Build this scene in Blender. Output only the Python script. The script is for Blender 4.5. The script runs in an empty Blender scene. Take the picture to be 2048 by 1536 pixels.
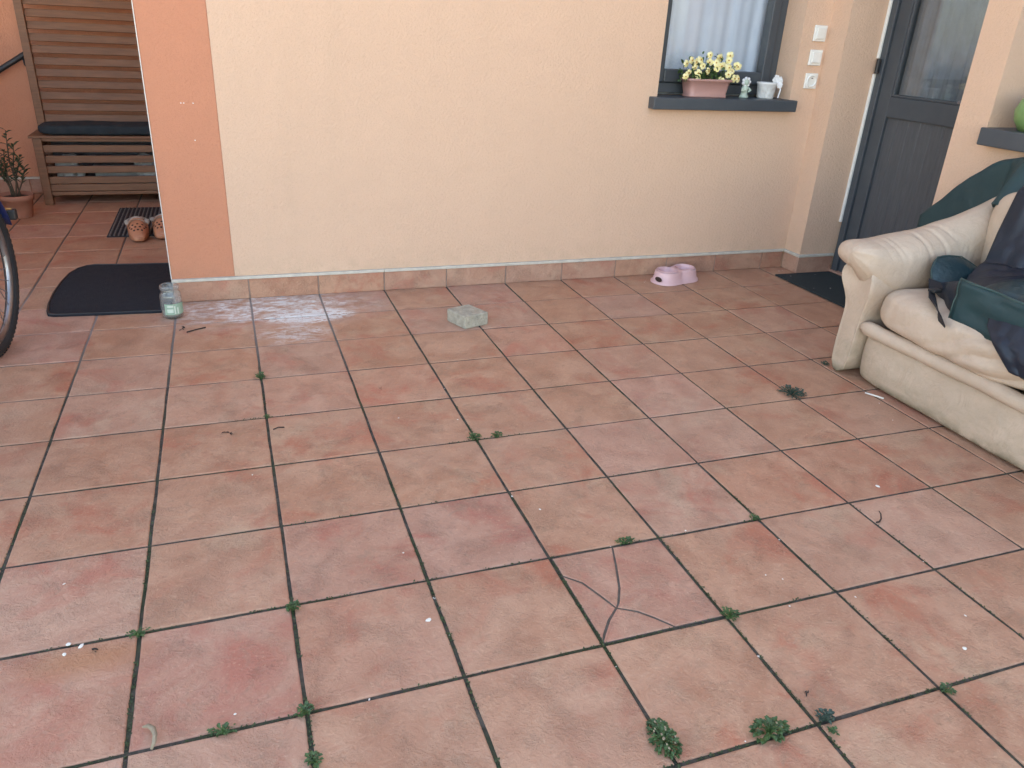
import bpy, bmesh, math, random
from mathutils import Vector, Matrix, noise
random.seed(7)
T = 1/3.0                      # one floor tile = one third of a metre; coordinates below are in tiles
S = bpy.context.scene
COL = S.collection

# ------------------------------------------------------------------ camera
cam = bpy.data.cameras.new('camera'); co = bpy.data.objects.new('camera', cam); COL.objects.link(co)
cam.sensor_fit = 'HORIZONTAL'; cam.sensor_width = 36; cam.lens = 1538.8/2048*36
cam.clip_start = .05; cam.clip_end = 500
co.location = (-.1318*T, -11.5653*T, 3.8530*T)
co.rotation_euler = (1.134866, -.049425, -.339029)
S.camera = co
# ------------------------------------------------------------------ sky, sun, exposure
SUN_EL, SUN_ROT = math.radians(34), math.radians(16)    # the sun stands behind the house, the patio lies in its shade
w = bpy.data.worlds.new('World'); S.world = w; w.use_nodes = True
nt = w.node_tree; bg = nt.nodes['Background']
sky = nt.nodes.new('ShaderNodeTexSky'); sky.sky_type = 'NISHITA'; sky.sun_disc = False
sky.sun_elevation = SUN_EL; sky.sun_rotation = SUN_ROT; sky.dust_density = 1.0; sky.ozone_density = .6; sky.air_density = .8
nt.links.new(sky.outputs[0], bg.inputs[0]); bg.inputs[1].default_value = .15
sl = bpy.data.lights.new('sun', 'SUN'); so = bpy.data.objects.new('sun', sl); COL.objects.link(so)
sl.energy = 4.0; sl.angle = math.radians(.5); sl.color = (1, .93, .82)
sd = Vector((math.sin(SUN_ROT)*math.cos(SUN_EL), math.cos(SUN_ROT)*math.cos(SUN_EL), math.sin(SUN_EL)))
so.rotation_euler = sd.to_track_quat('Z', 'Y').to_euler(); so.location = (0, 0, 12)
vs = S.view_settings; vs.view_transform = 'Standard'; vs.look = 'None'; vs.gamma = 1; vs.use_curve_mapping = False
vs.exposure = 2.65
vs.use_white_balance = True; vs.white_balance_temperature = 8600; vs.white_balance_tint = 12    # camera balanced for open shade
S.render.engine = 'CYCLES'; S.cycles.use_denoising = True; S.cycles.use_adaptive_sampling = True; S.cycles.adaptive_threshold = .02; S.cycles.max_bounces = 6; S.cycles.diffuse_bounces = 4
S.cycles.transparent_max_bounces = 12; S.cycles.sample_clamp_indirect = 6; S.cycles.caustics_refractive = False

# ------------------------------------------------------------------ helpers
ORG = {}
def link(o, parent, org):
    COL.objects.link(o)
    if parent is not None: o.parent = parent
    ORG[o.name] = Vector(org)
def tag(o, label=None, cat=None, group=None, kind=None):
    if label: o['label'] = label
    if cat: o['category'] = cat
    if group: o['group'] = group
    if kind: o['kind'] = kind
    return o
def thing(name, loc, label, cat, group=None):
    o = bpy.data.objects.new(name, None); o.empty_display_size = .05
    link(o, None, loc); o.location = Vector(loc)*T
    return tag(o, label, cat, group)
def mk(name, vf, mat, parent=None, smooth=False, org=None):
    verts, faces = vf
    if parent is not None: o0 = ORG[parent.name]
    else: o0 = Vector(org) if org is not None else Vector((0, 0, 0))
    me = bpy.data.meshes.new(name)
    me.from_pydata([(Vector(v)-o0)*T for v in verts], [], faces); me.validate(); me.update()
    bm = bmesh.new(); bm.from_mesh(me); bmesh.ops.recalc_face_normals(bm, faces=bm.faces); bm.to_mesh(me); bm.free()
    for m in (mat if isinstance(mat, (list, tuple)) else [mat]): me.materials.append(m)
    if smooth:
        for p in me.polygons: p.use_smooth = True
    o = bpy.data.objects.new(name, me); link(o, parent, o0)
    if parent is None: o.location = o0*T
    return o
def solid(o, th):
    m = o.modifiers.new('thick', 'SOLIDIFY'); m.thickness = th*T; m.offset = 0; return o
def subd(o, n=1):
    m = o.modifiers.new('sub', 'SUBSURF'); m.levels = n; m.render_levels = n; return o
def join(*vfs):
    V, F = [], []
    for v, f in vfs:
        n = len(V); V += list(v); F += [[i+n for i in q] for q in f]
    return V, F
def box(x0, x1, y0, y1, z0, z1):
    v = [(x0,y0,z0),(x1,y0,z0),(x1,y1,z0),(x0,y1,z0),(x0,y0,z1),(x1,y0,z1),(x1,y1,z1),(x0,y1,z1)]
    return v, [[0,3,2,1],[4,5,6,7],[0,1,5,4],[1,2,6,5],[2,3,7,6],[3,0,4,7]]
def bev(vf, w, seg=2):
    bm = bmesh.new(); vs_ = [bm.verts.new(v) for v in vf[0]]
    for f in vf[1]: bm.faces.new([vs_[i] for i in f])
    bmesh.ops.recalc_face_normals(bm, faces=bm.faces)
    bmesh.ops.bevel(bm, geom=list(bm.edges), offset=w, segments=seg, affect='EDGES', profile=.5)
    bm.verts.index_update()
    r = [v.co.copy() for v in bm.verts], [[v.index for v in f.verts] for f in bm.faces]
    bm.free(); return r
def bbox(x0, x1, y0, y1, z0, z1, w=.012, seg=2): return bev(box(x0,x1,y0,y1,z0,z1), w, seg)
def xf(vf, M): return [M @ Vector(v) for v in vf[0]], vf[1]
def rotz(vf, a, c): return xf(vf, Matrix.Translation(c) @ Matrix.Rotation(a, 4, 'Z') @ Matrix.Translation(-Vector(c)))
def loft(secs, close=True, caps=True):
    n = len(secs[0]); V = [p for s in secs for p in s]; F = []
    for i in range(len(secs)-1):
        for j in range(n if close else n-1):
            k = (j+1) % n; F.append([i*n+j, i*n+k, (i+1)*n+k, (i+1)*n+j])
    if caps and close:
        F.append(list(range(n))[::-1]); F.append([(len(secs)-1)*n+j for j in range(n)])
    return V, F
def tube(path, r, n=8, closed=False):
    P = [Vector(p) for p in path]; secs = []; up = Vector((0, 0, 1)); prev = None
    for i, p in enumerate(P):
        d = (P[(i+1) % len(P)]-P[i-1]) if closed else (P[min(i+1, len(P)-1)]-P[max(i-1, 0)])
        d.normalize()
        if prev is None:
            a = d.cross(up)
            if a.length < 1e-3: a = d.cross(Vector((1, 0, 0)))
        else: a = prev-d*prev.dot(d)
        a.normalize(); prev = a; b = d.cross(a)
        rr = r[i] if isinstance(r, (list, tuple)) else r
        secs.append([p+a*rr*math.cos(t)+b*rr*math.sin(t) for t in [2*math.pi*k/n for k in range(n)]])
    if closed: secs.append(secs[0]); return loft(secs, True, False)
    return loft(secs)
def lathe(prof, c, n=24, caps=True):
    return loft([[(c[0]+r*math.cos(2*math.pi*k/n), c[1]+r*math.sin(2*math.pi*k/n), c[2]+z) for k in range(n)] for r, z in prof], True, caps)
def grid(nu, nv, fn):
    V = [Vector(fn(i/nu, j/nv)) for i in range(nu+1) for j in range(nv+1)]
    return V, [[i*(nv+1)+j, (i+1)*(nv+1)+j, (i+1)*(nv+1)+j+1, i*(nv+1)+j+1] for i in range(nu) for j in range(nv)]
def ball(c, r, n=10, sq=(1, 1, 1), m=None):
    m = m or max(6, n//2+2); V = [Vector((c[0], c[1], c[2]-r*sq[2]))]; F = []
    for i in range(1, m):
        a = -math.pi/2+math.pi*i/m
        V += [Vector((c[0]+r*sq[0]*math.cos(a)*math.cos(2*math.pi*k/n), c[1]+r*sq[1]*math.cos(a)*math.sin(2*math.pi*k/n), c[2]+r*sq[2]*math.sin(a))) for k in range(n)]
    V.append(Vector((c[0], c[1], c[2]+r*sq[2]))); L = len(V)-1
    for k in range(n):
        q = (k+1) % n; F.append([0, 1+q, 1+k]); F.append([L, L-n+k, L-n+q])
        for i in range(m-2): F.append([1+i*n+k, 1+i*n+q, 1+(i+1)*n+q, 1+(i+1)*n+k])
    return V, F
def cushion(x0, x1, y0, y1, z0, z1, e=4.0, n=22, amp=.012, sc=3.0, fn=None):
    """a stuffed block: a cube sphere pushed to a superellipsoid, with soft dents"""
    bm = bmesh.new(); bmesh.ops.create_cube(bm, size=2)
    bmesh.ops.subdivide_edges(bm, edges=bm.edges[:], cuts=n, use_grid_fill=True)
    c = Vector(((x0+x1)/2, (y0+y1)/2, (z0+z1)/2)); h = Vector(((x1-x0)/2, (y1-y0)/2, (z1-z0)/2))
    bm.verts.index_update(); V = []
    for v in bm.verts:
        p = v.co; L = (abs(p.x)**e+abs(p.y)**e+abs(p.z)**e)**(1/e); u = p/L
        q = c+Vector((u.x*h.x, u.y*h.y, u.z*h.z))
        q = q+u*amp*noise.noise(q*sc)
        if fn: q = fn(q, u)
        V.append(q)
    F = [[v.index for v in f.verts] for f in bm.faces]; bm.free(); return V, F
def n3(x, y, z): return noise.noise(Vector((x, y, z)))

# ------------------------------------------------------------------ materials
class G:
    """tiny node-graph helper"""
    def __init__(s, name):
        s.m = bpy.data.materials.new(name); s.m.use_nodes = True; s.t = s.m.node_tree
        s.b = s.t.nodes['Principled BSDF']; s.out = s.t.nodes['Material Output']
        s.pos = s.n('ShaderNodeNewGeometry').outputs['Position']
    def n(s, typ, **kw):
        x = s.t.nodes.new(typ)
        for k, v in kw.items():
            if k.startswith('i_'): s.set(x.inputs[k[2:].replace('_', ' ')], v)
            else: setattr(x, k, v)
        return x
    def set(s, inp, v):
        if isinstance(v, bpy.types.NodeSocket): s.t.links.new(v, inp)
        elif isinstance(v, (tuple, list)) and len(v) == 3 and inp.type == 'RGBA': inp.default_value = (*v, 1)
        else: inp.default_value = v
    def noise(s, vec, scale, detail=3, rough=.5, dist=0):
        x = s.n('ShaderNodeTexNoise'); s.set(x.inputs['Vector'], vec); x.inputs['Scale'].default_value = scale
        x.inputs['Detail'].default_value = detail; x.inputs['Roughness'].default_value = rough; x.inputs['Distortion'].default_value = dist
        return x.outputs['Fac']
    def ramp(s, f, a, b, ca=0.0, cb=1.0):
        x = s.n('ShaderNodeMapRange'); s.set(x.inputs['Value'], f)
        for k, v in (('From Min', a), ('From Max', b), ('To Min', ca), ('To Max', cb)): x.inputs[k].default_value = v
        return x.outputs[0]
    def mix(s, f, a, b, mode='MIX'):
        x = s.n('ShaderNodeMix', data_type='RGBA', blend_type=mode)
        s.set(x.inputs[0], f); s.set(x.inputs[6], a); s.set(x.inputs[7], b); return x.outputs[2]
    def math(s, op, a, b=0.0, c=0.0):
        x = s.n('ShaderNodeMath', operation=op); s.set(x.inputs[0], a); s.set(x.inputs[1], b)
        if op == 'MULTIPLY_ADD': s.set(x.inputs[2], c)
        return x.outputs[0]
    def vmath(s, op, a, b):
        x = s.n('ShaderNodeVectorMath', operation=op); s.set(x.inputs[0], a); s.set(x.inputs[1], b); return x.outputs[0]
    def bump(s, h, dist, strength=1.0, normal=None):
        x = s.n('ShaderNodeBump'); s.set(x.inputs['Height'], h); x.inputs['Distance'].default_value = dist; x.inputs['Strength'].default_value = strength
        if normal is not None: s.set(x.inputs['Normal'], normal)
        return x.outputs[0]
    def fin(s, color, rough, normal=None, **kw):
        s.set(s.b.inputs['Base Color'], color); s.set(s.b.inputs['Roughness'], rough)
        if normal is not None: s.set(s.b.inputs['Normal'], normal)
        for k, v in kw.items(): s.set(s.b.inputs[k.replace('_', ' ')], v)
        return s.m
def simple(name, c1, c2=None, rough=.6, scale=12, bump=0.0, bscale=80, stretch=None, **kw):
    g = G(name); c2 = c2 or tuple(x*.75 for x in c1)
    v = g.pos if stretch is None else g.vmath('MULTIPLY', g.pos, stretch)
    f = g.ramp(g.noise(v, scale, 4, .6), .3, .7)
    nrm = g.bump(g.noise(v, bscale, 3, .6), bump) if bump else None
    return g.fin(g.mix(f, c1, c2), g.ramp(g.noise(v, scale*2, 2), .3, .7, rough-.06, rough+.06), nrm, **kw)

def stucco(name, c, dirt):
    g = G(name)
    big = g.ramp(g.noise(g.pos, 1.1, 4, .6), .35, .7); mid = g.ramp(g.noise(g.pos, 9, 4, .6), .35, .7)
    col = g.mix(g.math('MULTIPLY', big, .35), c, tuple(x*.9 for x in c))
    col = g.mix(g.math('MULTIPLY', mid, .25), col, tuple(x*.92 for x in c))
    gr = g.noise(g.pos, 190, 2, .7); gr2 = g.noise(g.pos, 70, 3, .6)
    col = g.mix(g.ramp(gr, .52, .70, 0, .34), col, tuple(x*.8 for x in c))
    col = g.mix(g.ramp(gr2, .66, .75, 0, .25), col, tuple(x*.78 for x in c))
    sep = g.n('ShaderNodeSeparateXYZ'); g.set(sep.inputs[0], g.pos)
    low = g.math('MULTIPLY', g.ramp(sep.outputs[2], .1, .24, 1, 0), g.ramp(g.noise(g.pos, 14, 4, .65), .42, .62))
    col = g.mix(g.math('MULTIPLY', low, .24), col, dirt)         # splash dirt above the skirting
    run = g.ramp(g.noise(g.vmath('MULTIPLY', g.pos, (7, 7, .5)), 1.0, 4, .65),   .52, .75, 0, .06)
    col = g.mix(run, col, dirt)
    h = g.math('ADD', g.math('MULTIPLY', gr, .6), gr2)
    return g.fin(col, .9, g.bump(h, .0048, .85), Specular_IOR_Level=.25)
CREAM = stucco('cream_render', (.715, .478, .342), (.42, .30, .20))
ORANGE = stucco('orange_render', (.60, .255, .155), (.36, .2, .13))
PLASTER = simple('inner_plaster', (.6, .57, .52), rough=.9)

def tilemat(name='terracotta_tile', stains=True, k=1.0):
    g = G(name)
    oi = g.n('ShaderNodeObjectInfo'); wn = g.n('ShaderNodeTexWhiteNoise', noise_dimensions='1D'); g.set(wn.inputs['W'], oi.outputs['Object Index']); r = wn.outputs['Value']
    C = lambda *c: (c[0]*k*1.60, c[1]*k*1.44, c[2]*k*1.23)
    off = g.n('ShaderNodeCombineXYZ'); g.set(off.inputs[0], g.math('MULTIPLY', r, 37.0)); g.set(off.inputs[1], g.math('MULTIPLY', r, 71.0)); g.set(off.inputs[2], g.math('MULTIPLY', r, 19.0))
    p = g.vmath('ADD', g.pos, off.outputs[0])
    a = g.noise(p, 6.5, 5, .65, .8); b = g.noise(p, 4.2, 5, .65, .6); c_ = g.noise(p, 18, 5, .68, 1.0)
    col = g.mix(g.ramp(a, .36, .64), C(.270, .142, .106), C(.338, .206, .160))
    col = g.mix(g.ramp(b, .52, .66, 0, .9), col, C(.285, .108, .080))      # redder firing clouds
    col = g.mix(g.ramp(g.noise(p, 5.0, 4, .6, .4), .56, .7, 0, .6), col, C(.345, .245, .19))   # paler, greyer clouds
    col = g.mix(g.ramp(c_, .55, .70, 0, .6), col, C(.225, .145, .112))     # greyed wear
    rp = g.n('ShaderNodeTexWave', wave_type='BANDS', bands_direction='DIAGONAL'); g.set(rp.inputs['Vector'], p)
    for nm, v in (('Scale', 21), ('Distortion', 16), ('Detail', 5), ('Detail Scale', 1.9), ('Detail Roughness', .7)): rp.inputs[nm].default_value = v
    rip = g.math('MULTIPLY', rp.outputs['Fac'], g.ramp(g.noise(p, 10, 3, .6), .42, .62))
    col = g.mix(g.ramp(rip, .55, 1.0, 0, .32), col, C(.19, .108, .082))     # chiselled ripple grooves darkened in the colour, doubling the bump
    col = g.mix(g.ramp(g.noise(p, 75, 3, .7), .58, .74, 0, .55), col, C(.17, .095, .07))
    col = g.mix(g.ramp(g.noise(p, 130, 2, .6), .60, .74, 0, .40), col, C(.42, .30, .24))
    hs = g.n('ShaderNodeHueSaturation'); g.set(hs.inputs['Color'], col)
    g.set(hs.inputs['Value'], g.ramp(r, 0, 1, .955, 1.05)); g.set(hs.inputs['Saturation'], g.ramp(g.math('FRACT', g.math('MULTIPLY', r, 7.31)), 0, 1, .90, 1.04))
    g.set(hs.inputs['Hue'], g.ramp(g.math('FRACT', g.math('MULTIPLY', r, 3.77)), 0, 1, .4965, .5035))
    col = hs.outputs[0]
    # overall patio wear: pale foot-worn zones, in world space
    col = g.mix(g.ramp(g.noise(g.pos, 1.5, 5, .62), .45, .72, 0, .4), col, C(.32, .215, .18))
    def blot(cx, cy, rx, ry, pw=1.0):
        d = g.vmath('DIVIDE', g.vmath('SUBTRACT', g.pos, (cx*T, cy*T, 0)), (rx*T, ry*T, 1))
        x = g.n('ShaderNodeVectorMath', operation='LENGTH'); g.set(x.inputs[0], d); return g.ramp(x.outputs['Value'], 1.0, .25, 0, pw)
    st = g.vmath('MULTIPLY', g.pos, (1, 2.2, 1))
    ns = g.ramp(g.noise(st, 26, 5, .72, .4), .41, .56); ns2 = g.ramp(g.noise(st, 9, 4, .6), .36, .6)
    m = g.math('MULTIPLY', blot(.74, -.97, .72, .36, 3.4), ns)
    m = g.math('MAXIMUM', m, g.math('MULTIPLY', blot(.2, -.5, 1.6, .8, 1.7), g.math('MULTIPLY', ns, ns2)))
    m = g.math('MAXIMUM', m, g.math('MULTIPLY', blot(.5, -1.6, .6, .5, 1.0), g.math('MULTIPLY', ns, ns2)))
    m = g.math('MAXIMUM', m, g.math('MULTIPLY', blot(1.35, -.75, .8, .5, .4), g.math('MULTIPLY', ns, ns2)))
    m = g.math('MAXIMUM', m, g.math('MULTIPLY', blot(.3, -.6, 2.0, 1.0, .35), ns2))
    if stains: col = g.mix(m, col, (.74, .72, .70))                                   # lime bloom by the wall
    if stains: col = g.mix(blot(-1.3, -7.16, .5, .2, .7), col, (.44, .19, .09))       # scuffed orange patch
    wv = g.n('ShaderNodeTexNoise'); g.set(wv.inputs['Vector'], p); wv.inputs['Scale'].default_value = 32; wv.inputs['Detail'].default_value = 4; wv.inputs['Distortion'].default_value = 2.2
    h = g.math('ADD', g.math('SUBTRACT', wv.outputs['Fac'], g.math('MULTIPLY', rip, .55)), g.math('MULTIPLY', g.noise(p, 120, 3, .65), .35))
    rough = g.ramp(a, .35, .65, .50, .64)
    return g.fin(col, rough, g.bump(h, .0028, .9), Specular_IOR_Level=.45)
TILE = tilemat(); SKIRT = tilemat('skirting_terracotta', False, .92)

def groutmat():
    g = G('mossy_grout')
    a = g.noise(g.pos, 4, 4, .6); b = g.noise(g.pos, 30, 4, .65)
    col = g.mix(g.ramp(b, .4, .65), (.040, .037, .030), (.115, .102, .082))
    col = g.mix(g.ramp(a, .48, .62, 0, .8), col, (.034, .050, .020))
    sep = g.n('ShaderNodeSeparateXYZ'); g.set(sep.inputs[0], g.pos)
    clean = g.math('MULTIPLY', g.math('MULTIPLY', g.ramp(sep.outputs[1], -3.2*T, -.8*T), g.ramp(sep.outputs[0], 2.2*T, .9*T)), g.ramp(sep.outputs[1], .3*T, 1.0*T, 1, .25))
    clean2 = g.math('MULTIPLY', g.ramp(sep.outputs[1], -1.8*T, -.2*T), .10)
    col = g.mix(g.math('MAXIMUM', clean, clean2), col, (.30, .265, .245))   # grout still clean beside the wall
    return g.fin(col, .95, g.bump(g.noise(g.pos, 250, 3, .7), .004))
GROUT = groutmat()
SLATE = simple('dark_slate_coating', (.066, .078, .088), (.050, .060, .070), .42, 6, .0006, 400)
DOORWOOD = simple('dark_grained_board', (.085, .092, .10), (.06, .066, .074), .45, 14, .0012, 60, (8, 8, .6))
WHITE = simple('white_plastic', (.78, .77, .72), (.72, .71, .66), .4)
TRIM = simple('grey_trim_strip', (.60, .56, .48), (.46, .43, .37), .55, 25)
def glassmat(name, tint=(1, 1, 1)):
    g = G(name); t = g.n('ShaderNodeBsdfTransparent'); t.inputs[0].default_value = (*tint, 1)
    gl = g.n('ShaderNodeBsdfGlossy'); gl.inputs['Roughness'].default_value = .02
    fr = g.n('ShaderNodeFresnel'); g.set(fr.inputs[0], g.ramp(g.n('ShaderNodeNewGeometry').outputs['Backfacing'], 0, 1, 1.52, 1/1.52))
    mx = g.n('ShaderNodeMixShader'); g.set(mx.inputs[0], g.ramp(fr.outputs[0], 0, 1, .03, 1)); g.set(mx.inputs[1], t.outputs[0]); g.set(mx.inputs[2], gl.outputs[0])
    g.t.links.new(mx.outputs[0], g.out.inputs[0]); return g.m
PANE = glassmat('window_glass')
def jarmat():
    g = G('hazy_jar_glass'); t = g.n('ShaderNodeBsdfTransparent'); t.inputs[0].default_value = (.97, .98, .975, 1)
    gl = g.n('ShaderNodeBsdfGlossy'); gl.inputs['Roughness'].default_value = .04
    df = g.n('ShaderNodeBsdfDiffuse'); df.inputs[0].default_value = (.62, .66, .66, 1)
    fr = g.n('ShaderNodeFresnel'); g.set(fr.inputs[0], g.ramp(g.n('ShaderNodeNewGeometry').outputs['Backfacing'], 0, 1, 1.5, 1/1.5))
    m1 = g.n('ShaderNodeMixShader'); g.set(m1.inputs[0], g.ramp(g.noise(g.pos, 45, 3, .6), .35, .7, .03, .17)); g.set(m1.inputs[1], t.outputs[0]); g.set(m1.inputs[2], df.outputs[0])  # noise-mixed pale diffuse part makes the clear glass paler
    mx = g.n('ShaderNodeMixShader'); g.set(mx.inputs[0], fr.outputs[0]); g.set(mx.inputs[1], m1.outputs[0]); g.set(mx.inputs[2], gl.outputs[0])
    g.t.links.new(mx.outputs[0], g.out.inputs[0]); return g.m
JARGLASS = jarmat()
CURTAIN = simple('sheer_curtain', (.62, .70, .78), (.55, .63, .72), .9, 5)
WOOD = simple('stained_wood', (.235, .105, .052), (.15, .068, .036), .55, 6, .001, 60, (1, 6, 14))
CUSH = simple('teal_black_cloth', (.018, .028, .036), (.012, .02, .026), .85, 10, .002, 120)
MATBLK = simple('black_rubber_mat', (.0055, .008, .014), (.009, .012, .019), .9, 24, .006, 260)
MATRIB = simple('charcoal_pile', (.030, .031, .036), (.020, .021, .025), .95, 30, .003, 400)
MATGAP = simple('grey_rib', (.16, .155, .155), (.11, .11, .11), .8, 30)
MATGRN = simple('dark_door_mat_pile', (.016, .026, .028), (.024, .034, .036), .95, 40, .004, 400)
CLOG = simple('orange_foam', (.50, .21, .115), (.44, .18, .10), .55, 8)
HOLE = simple('hole_shade_colour', (.05, .025, .018), rough=.9)  # near-black colour painted in for the shade inside holes
FLEECE = simple('beige_fleece', (.46, .41, .36), (.34, .30, .26), .95, 40, .006, 160)
TERRA = simple('terracotta_pot', (.40, .175, .115), (.33, .14, .09), .75, 9, .001, 120)
SOIL = simple('soil', (.03, .022, .016), (.05, .037, .028), .95, 40, .006, 150)
def leafmat(name, c, c2):
    g = G(name); r = g.noise(g.pos, 40, 3, .6)
    return g.fin(g.mix(g.ramp(r, .35, .65), c, c2), .5, None, Subsurface_Weight=.0)
LEAF = leafmat('laurel_leaf', (.045, .075, .035), (.03, .05, .024))
LEAFW = leafmat('weed_leaf', (.070, .140, .040), (.042, .085, .030))
LEAFB = leafmat('bluish_weed_leaf', (.05, .095, .065), (.035, .065, .05))
MOSS = leafmat('joint_moss', (.045, .075, .018), (.03, .05, .015))
STEM = simple('brown_stem', (.10, .07, .045), rough=.8)
DRY = simple('dry_stalk', (.36, .29, .20), (.2, .15, .1), .8, 60)
DARKDRY = simple('dark_dry_leaf', (.05, .032, .024), (.03, .02, .016), .8)
PETAL = simple('white_petal', (.82, .80, .74), (.74, .7, .62), .6, 60)
YELLOW = simple('yellow_petal', (.86, .74, .25), (.88, .82, .55), .6, 90)
YCORE = simple('flower_centre', (.55, .30, .05), (.35, .16, .03), .7, 90)
PINKP = simple('pink_planter_plastic', (.50, .27, .235), (.46, .25, .22), .5, 8)
WPOT = simple('white_embossed_pot', (.66, .66, .64), (.5, .5, .49), .6, 18, .012, 45)
WFLOW = simple('white_artificial_flower', (.84, .84, .84), rough=.6)
FIG = simple('pale_green_ceramic', (.50, .58, .48), (.32, .40, .34), .45, 30)
GPOT = simple('green_glazed_pot', (.20, .34, .13), (.14, .26, .09), .35, 14, .003, 30)
BOWL = simple('pink_bowl_plastic', (.70, .445, .445), (.66, .41, .415), .38, 5)
PAVER = simple('concrete_paver', (.52, .475, .375), (.34, .315, .255), .95, 38, .012, 95)
BLUEP = simple('blue_bike_paint', (.012, .03, .13), (.01, .02, .09), .3, 4)
TYRE = simple('tyre_rubber', (.012, .013, .015), (.02, .02, .022), .8, 20)
STEEL = simple('brushed_metal', (.34, .34, .36), (.26, .26, .27), .38, 20, Metallic=1.0)
BLACKP = simple('black_plastic', (.015, .016, .018), (.02, .02, .022), .5)
REDREF = simple('amber_reflector', (.35, .20, .05), (.3, .12, .03), .2)
ROOF = simple('roof_underside', (.5, .42, .33), rough=.85)
GROUND = simple('yard_ground', (.50, .43, .34), (.42, .36, .28), .95, 3)

def leathermat():
    g = G('cream_leather')
    a = g.noise(g.pos, 3.5, 5, .65, .5); b = g.noise(g.pos, 12, 5, .7, .6)
    col = g.mix(g.ramp(a, .35, .65), (.585, .452, .345), (.52, .395, .30))
    col = g.mix(g.ramp(b, .50, .75, 0, .24), col, (.44, .33, .235))
    col = g.mix(g.ramp(g.noise(g.pos, 45, 4, .7), .58, .76, 0, .25), col, (.36, .27, .2))
    sep = g.n('ShaderNodeSeparateXYZ'); g.set(sep.inputs[0], g.pos)
    low = g.math('MULTIPLY', g.ramp(sep.outputs[2], .02, .27, 1, 0), g.ramp(g.noise(g.vmath('MULTIPLY', g.pos, (1, 1, 2.2)), 7, 5, .66), .30, .66))
    col = g.mix(g.math('MULTIPLY', low, .7), col, (.30, .245, .165))     # splashed dirt near the ground
    foot = g.math('MULTIPLY', g.ramp(sep.outputs[2], .0, .05, 1, 0), g.ramp(g.noise(g.pos, 14, 4, .7), .34, .52))
    col = g.mix(g.math('MULTIPLY', foot, .8), col, (.085, .09, .05))
    vo = g.n('ShaderNodeTexVoronoi', feature='DISTANCE_TO_EDGE'); g.set(vo.inputs['Vector'], g.vmath('ADD', g.pos, g.vmath('MULTIPLY', g.n('ShaderNodeTexNoise', i_Scale=9.0).outputs['Color'], (.12, .12, .12)))); vo.inputs['Scale'].default_value = 17
    crk = g.ramp(vo.outputs['Distance'], 0, .06, 0, 1)
    crk = g.math('MAXIMUM', crk, g.ramp(g.noise(g.pos, 5, 3, .6), .42, .6, 1, 0))
    col = g.mix(g.math('MULTIPLY', g.math('SUBTRACT', 1.0, crk), .14), col, (.33, .24, .16))
    h = g.math('ADD', g.math('MULTIPLY', g.noise(g.pos, 9, 4, .6, 1.6), .8), g.math('MULTIPLY', crk, .035))
    h = g.math('ADD', h, g.math('MULTIPLY', g.noise(g.pos, 90, 4, .65), .10))
    return g.fin(col, g.ramp(b, .3, .7, .5, .68), g.bump(h, .012, .6), Specular_IOR_Level=.35)
LEATHER = leathermat()
TARP = simple('dark_green_tarpaulin', (.010, .047, .052), (.008, .036, .042), .55, 5, .006, 10)
NAVY = simple('navy_nylon', (.0065, .0165, .031), (.0045, .012, .024), .50, 6, .006, 10)
DKGRN = simple('dark_green_nylon', (.009, .036, .042), (.007, .027, .033), .45, 6, .008, 18)
STRAP = simple('black_webbing', (.013, .015, .020), (.018, .02, .026), .7, 30)
PIPING = simple('green_piping', (.03, .075, .07), rough=.5)

# ------------------------------------------------------------------ ground and patio floor
gnd = mk('ground', ([(-600,-600,-.12),(600,-600,-.12),(600,600,-.12),(-600,600,-.12)], [[0,1,2,3]]), GROUND); tag(gnd, 'bare yard ground around the paved patio', kind='structure')
floor = mk('patio_floor', box(-8, 11, -16, 9, -.11, -.011), GROUT); tag(floor, 'terracotta tiled patio floor with dark mossy joints', kind='structure')
def tile_mesh(poly, name, top=0.0):
    """a tile as a slab with worn, slightly rounded upper edges; poly runs counter-clockwise"""
    n = len(poly); c = sum((Vector((*q, 0)) for q in poly), Vector())/n
    def inset(d):
        out = []
        for i in range(n):
            p0, p1, p2 = Vector(poly[i-1]), Vector(poly[i]), Vector(poly[(i+1) % n])
            e1 = (p1-p0).normalized(); e2 = (p2-p1).normalized()
            nn = Vector((-e1.y-e2.y, e1.x+e2.x)); L = nn.length
            nn = nn/L if L > 1e-6 else Vector((-e1.y, e1.x))
            k = d/max(.35, nn.dot(Vector((-e1.y, e1.x))))
            out.append(p1+nn*k)
        return out
    a, b, d = poly, inset(.005), inset(.014)
    V = [(*p, -.05) for p in a]+[(*p, top-.007) for p in a]+[(*p, top-.002) for p in b]+[(*p, top) for p in d]
    F = []
    for k in range(3):
        for i in range(n): j = (i+1) % n; F.append([k*n+i, k*n+j, (k+1)*n+j, (k+1)*n+i])
    F.append([3*n+i for i in range(n)])
    me = bpy.data.meshes.new(name); me.from_pydata([Vector(v)*T for v in V], [], F); me.materials.append(TILE); me.update()
    return me
GAP = .0128
variants = []
for k in range(8):
    rnd = random.Random(k); poly = []
    m = 4
    for s in range(4):
        for q in range(m):
            t = q/m; e = -.5+GAP+(1-2*GAP)*t; j = rnd.uniform(-.004, .003) if q else rnd.uniform(-.001, .003); h = .5-GAP+j*(1 if q else -1)
            poly.append([(e, -h), (h, e), (-e, h), (-h, -e)][s])
    variants.append(tile_mesh(poly, 'tile'))
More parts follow.
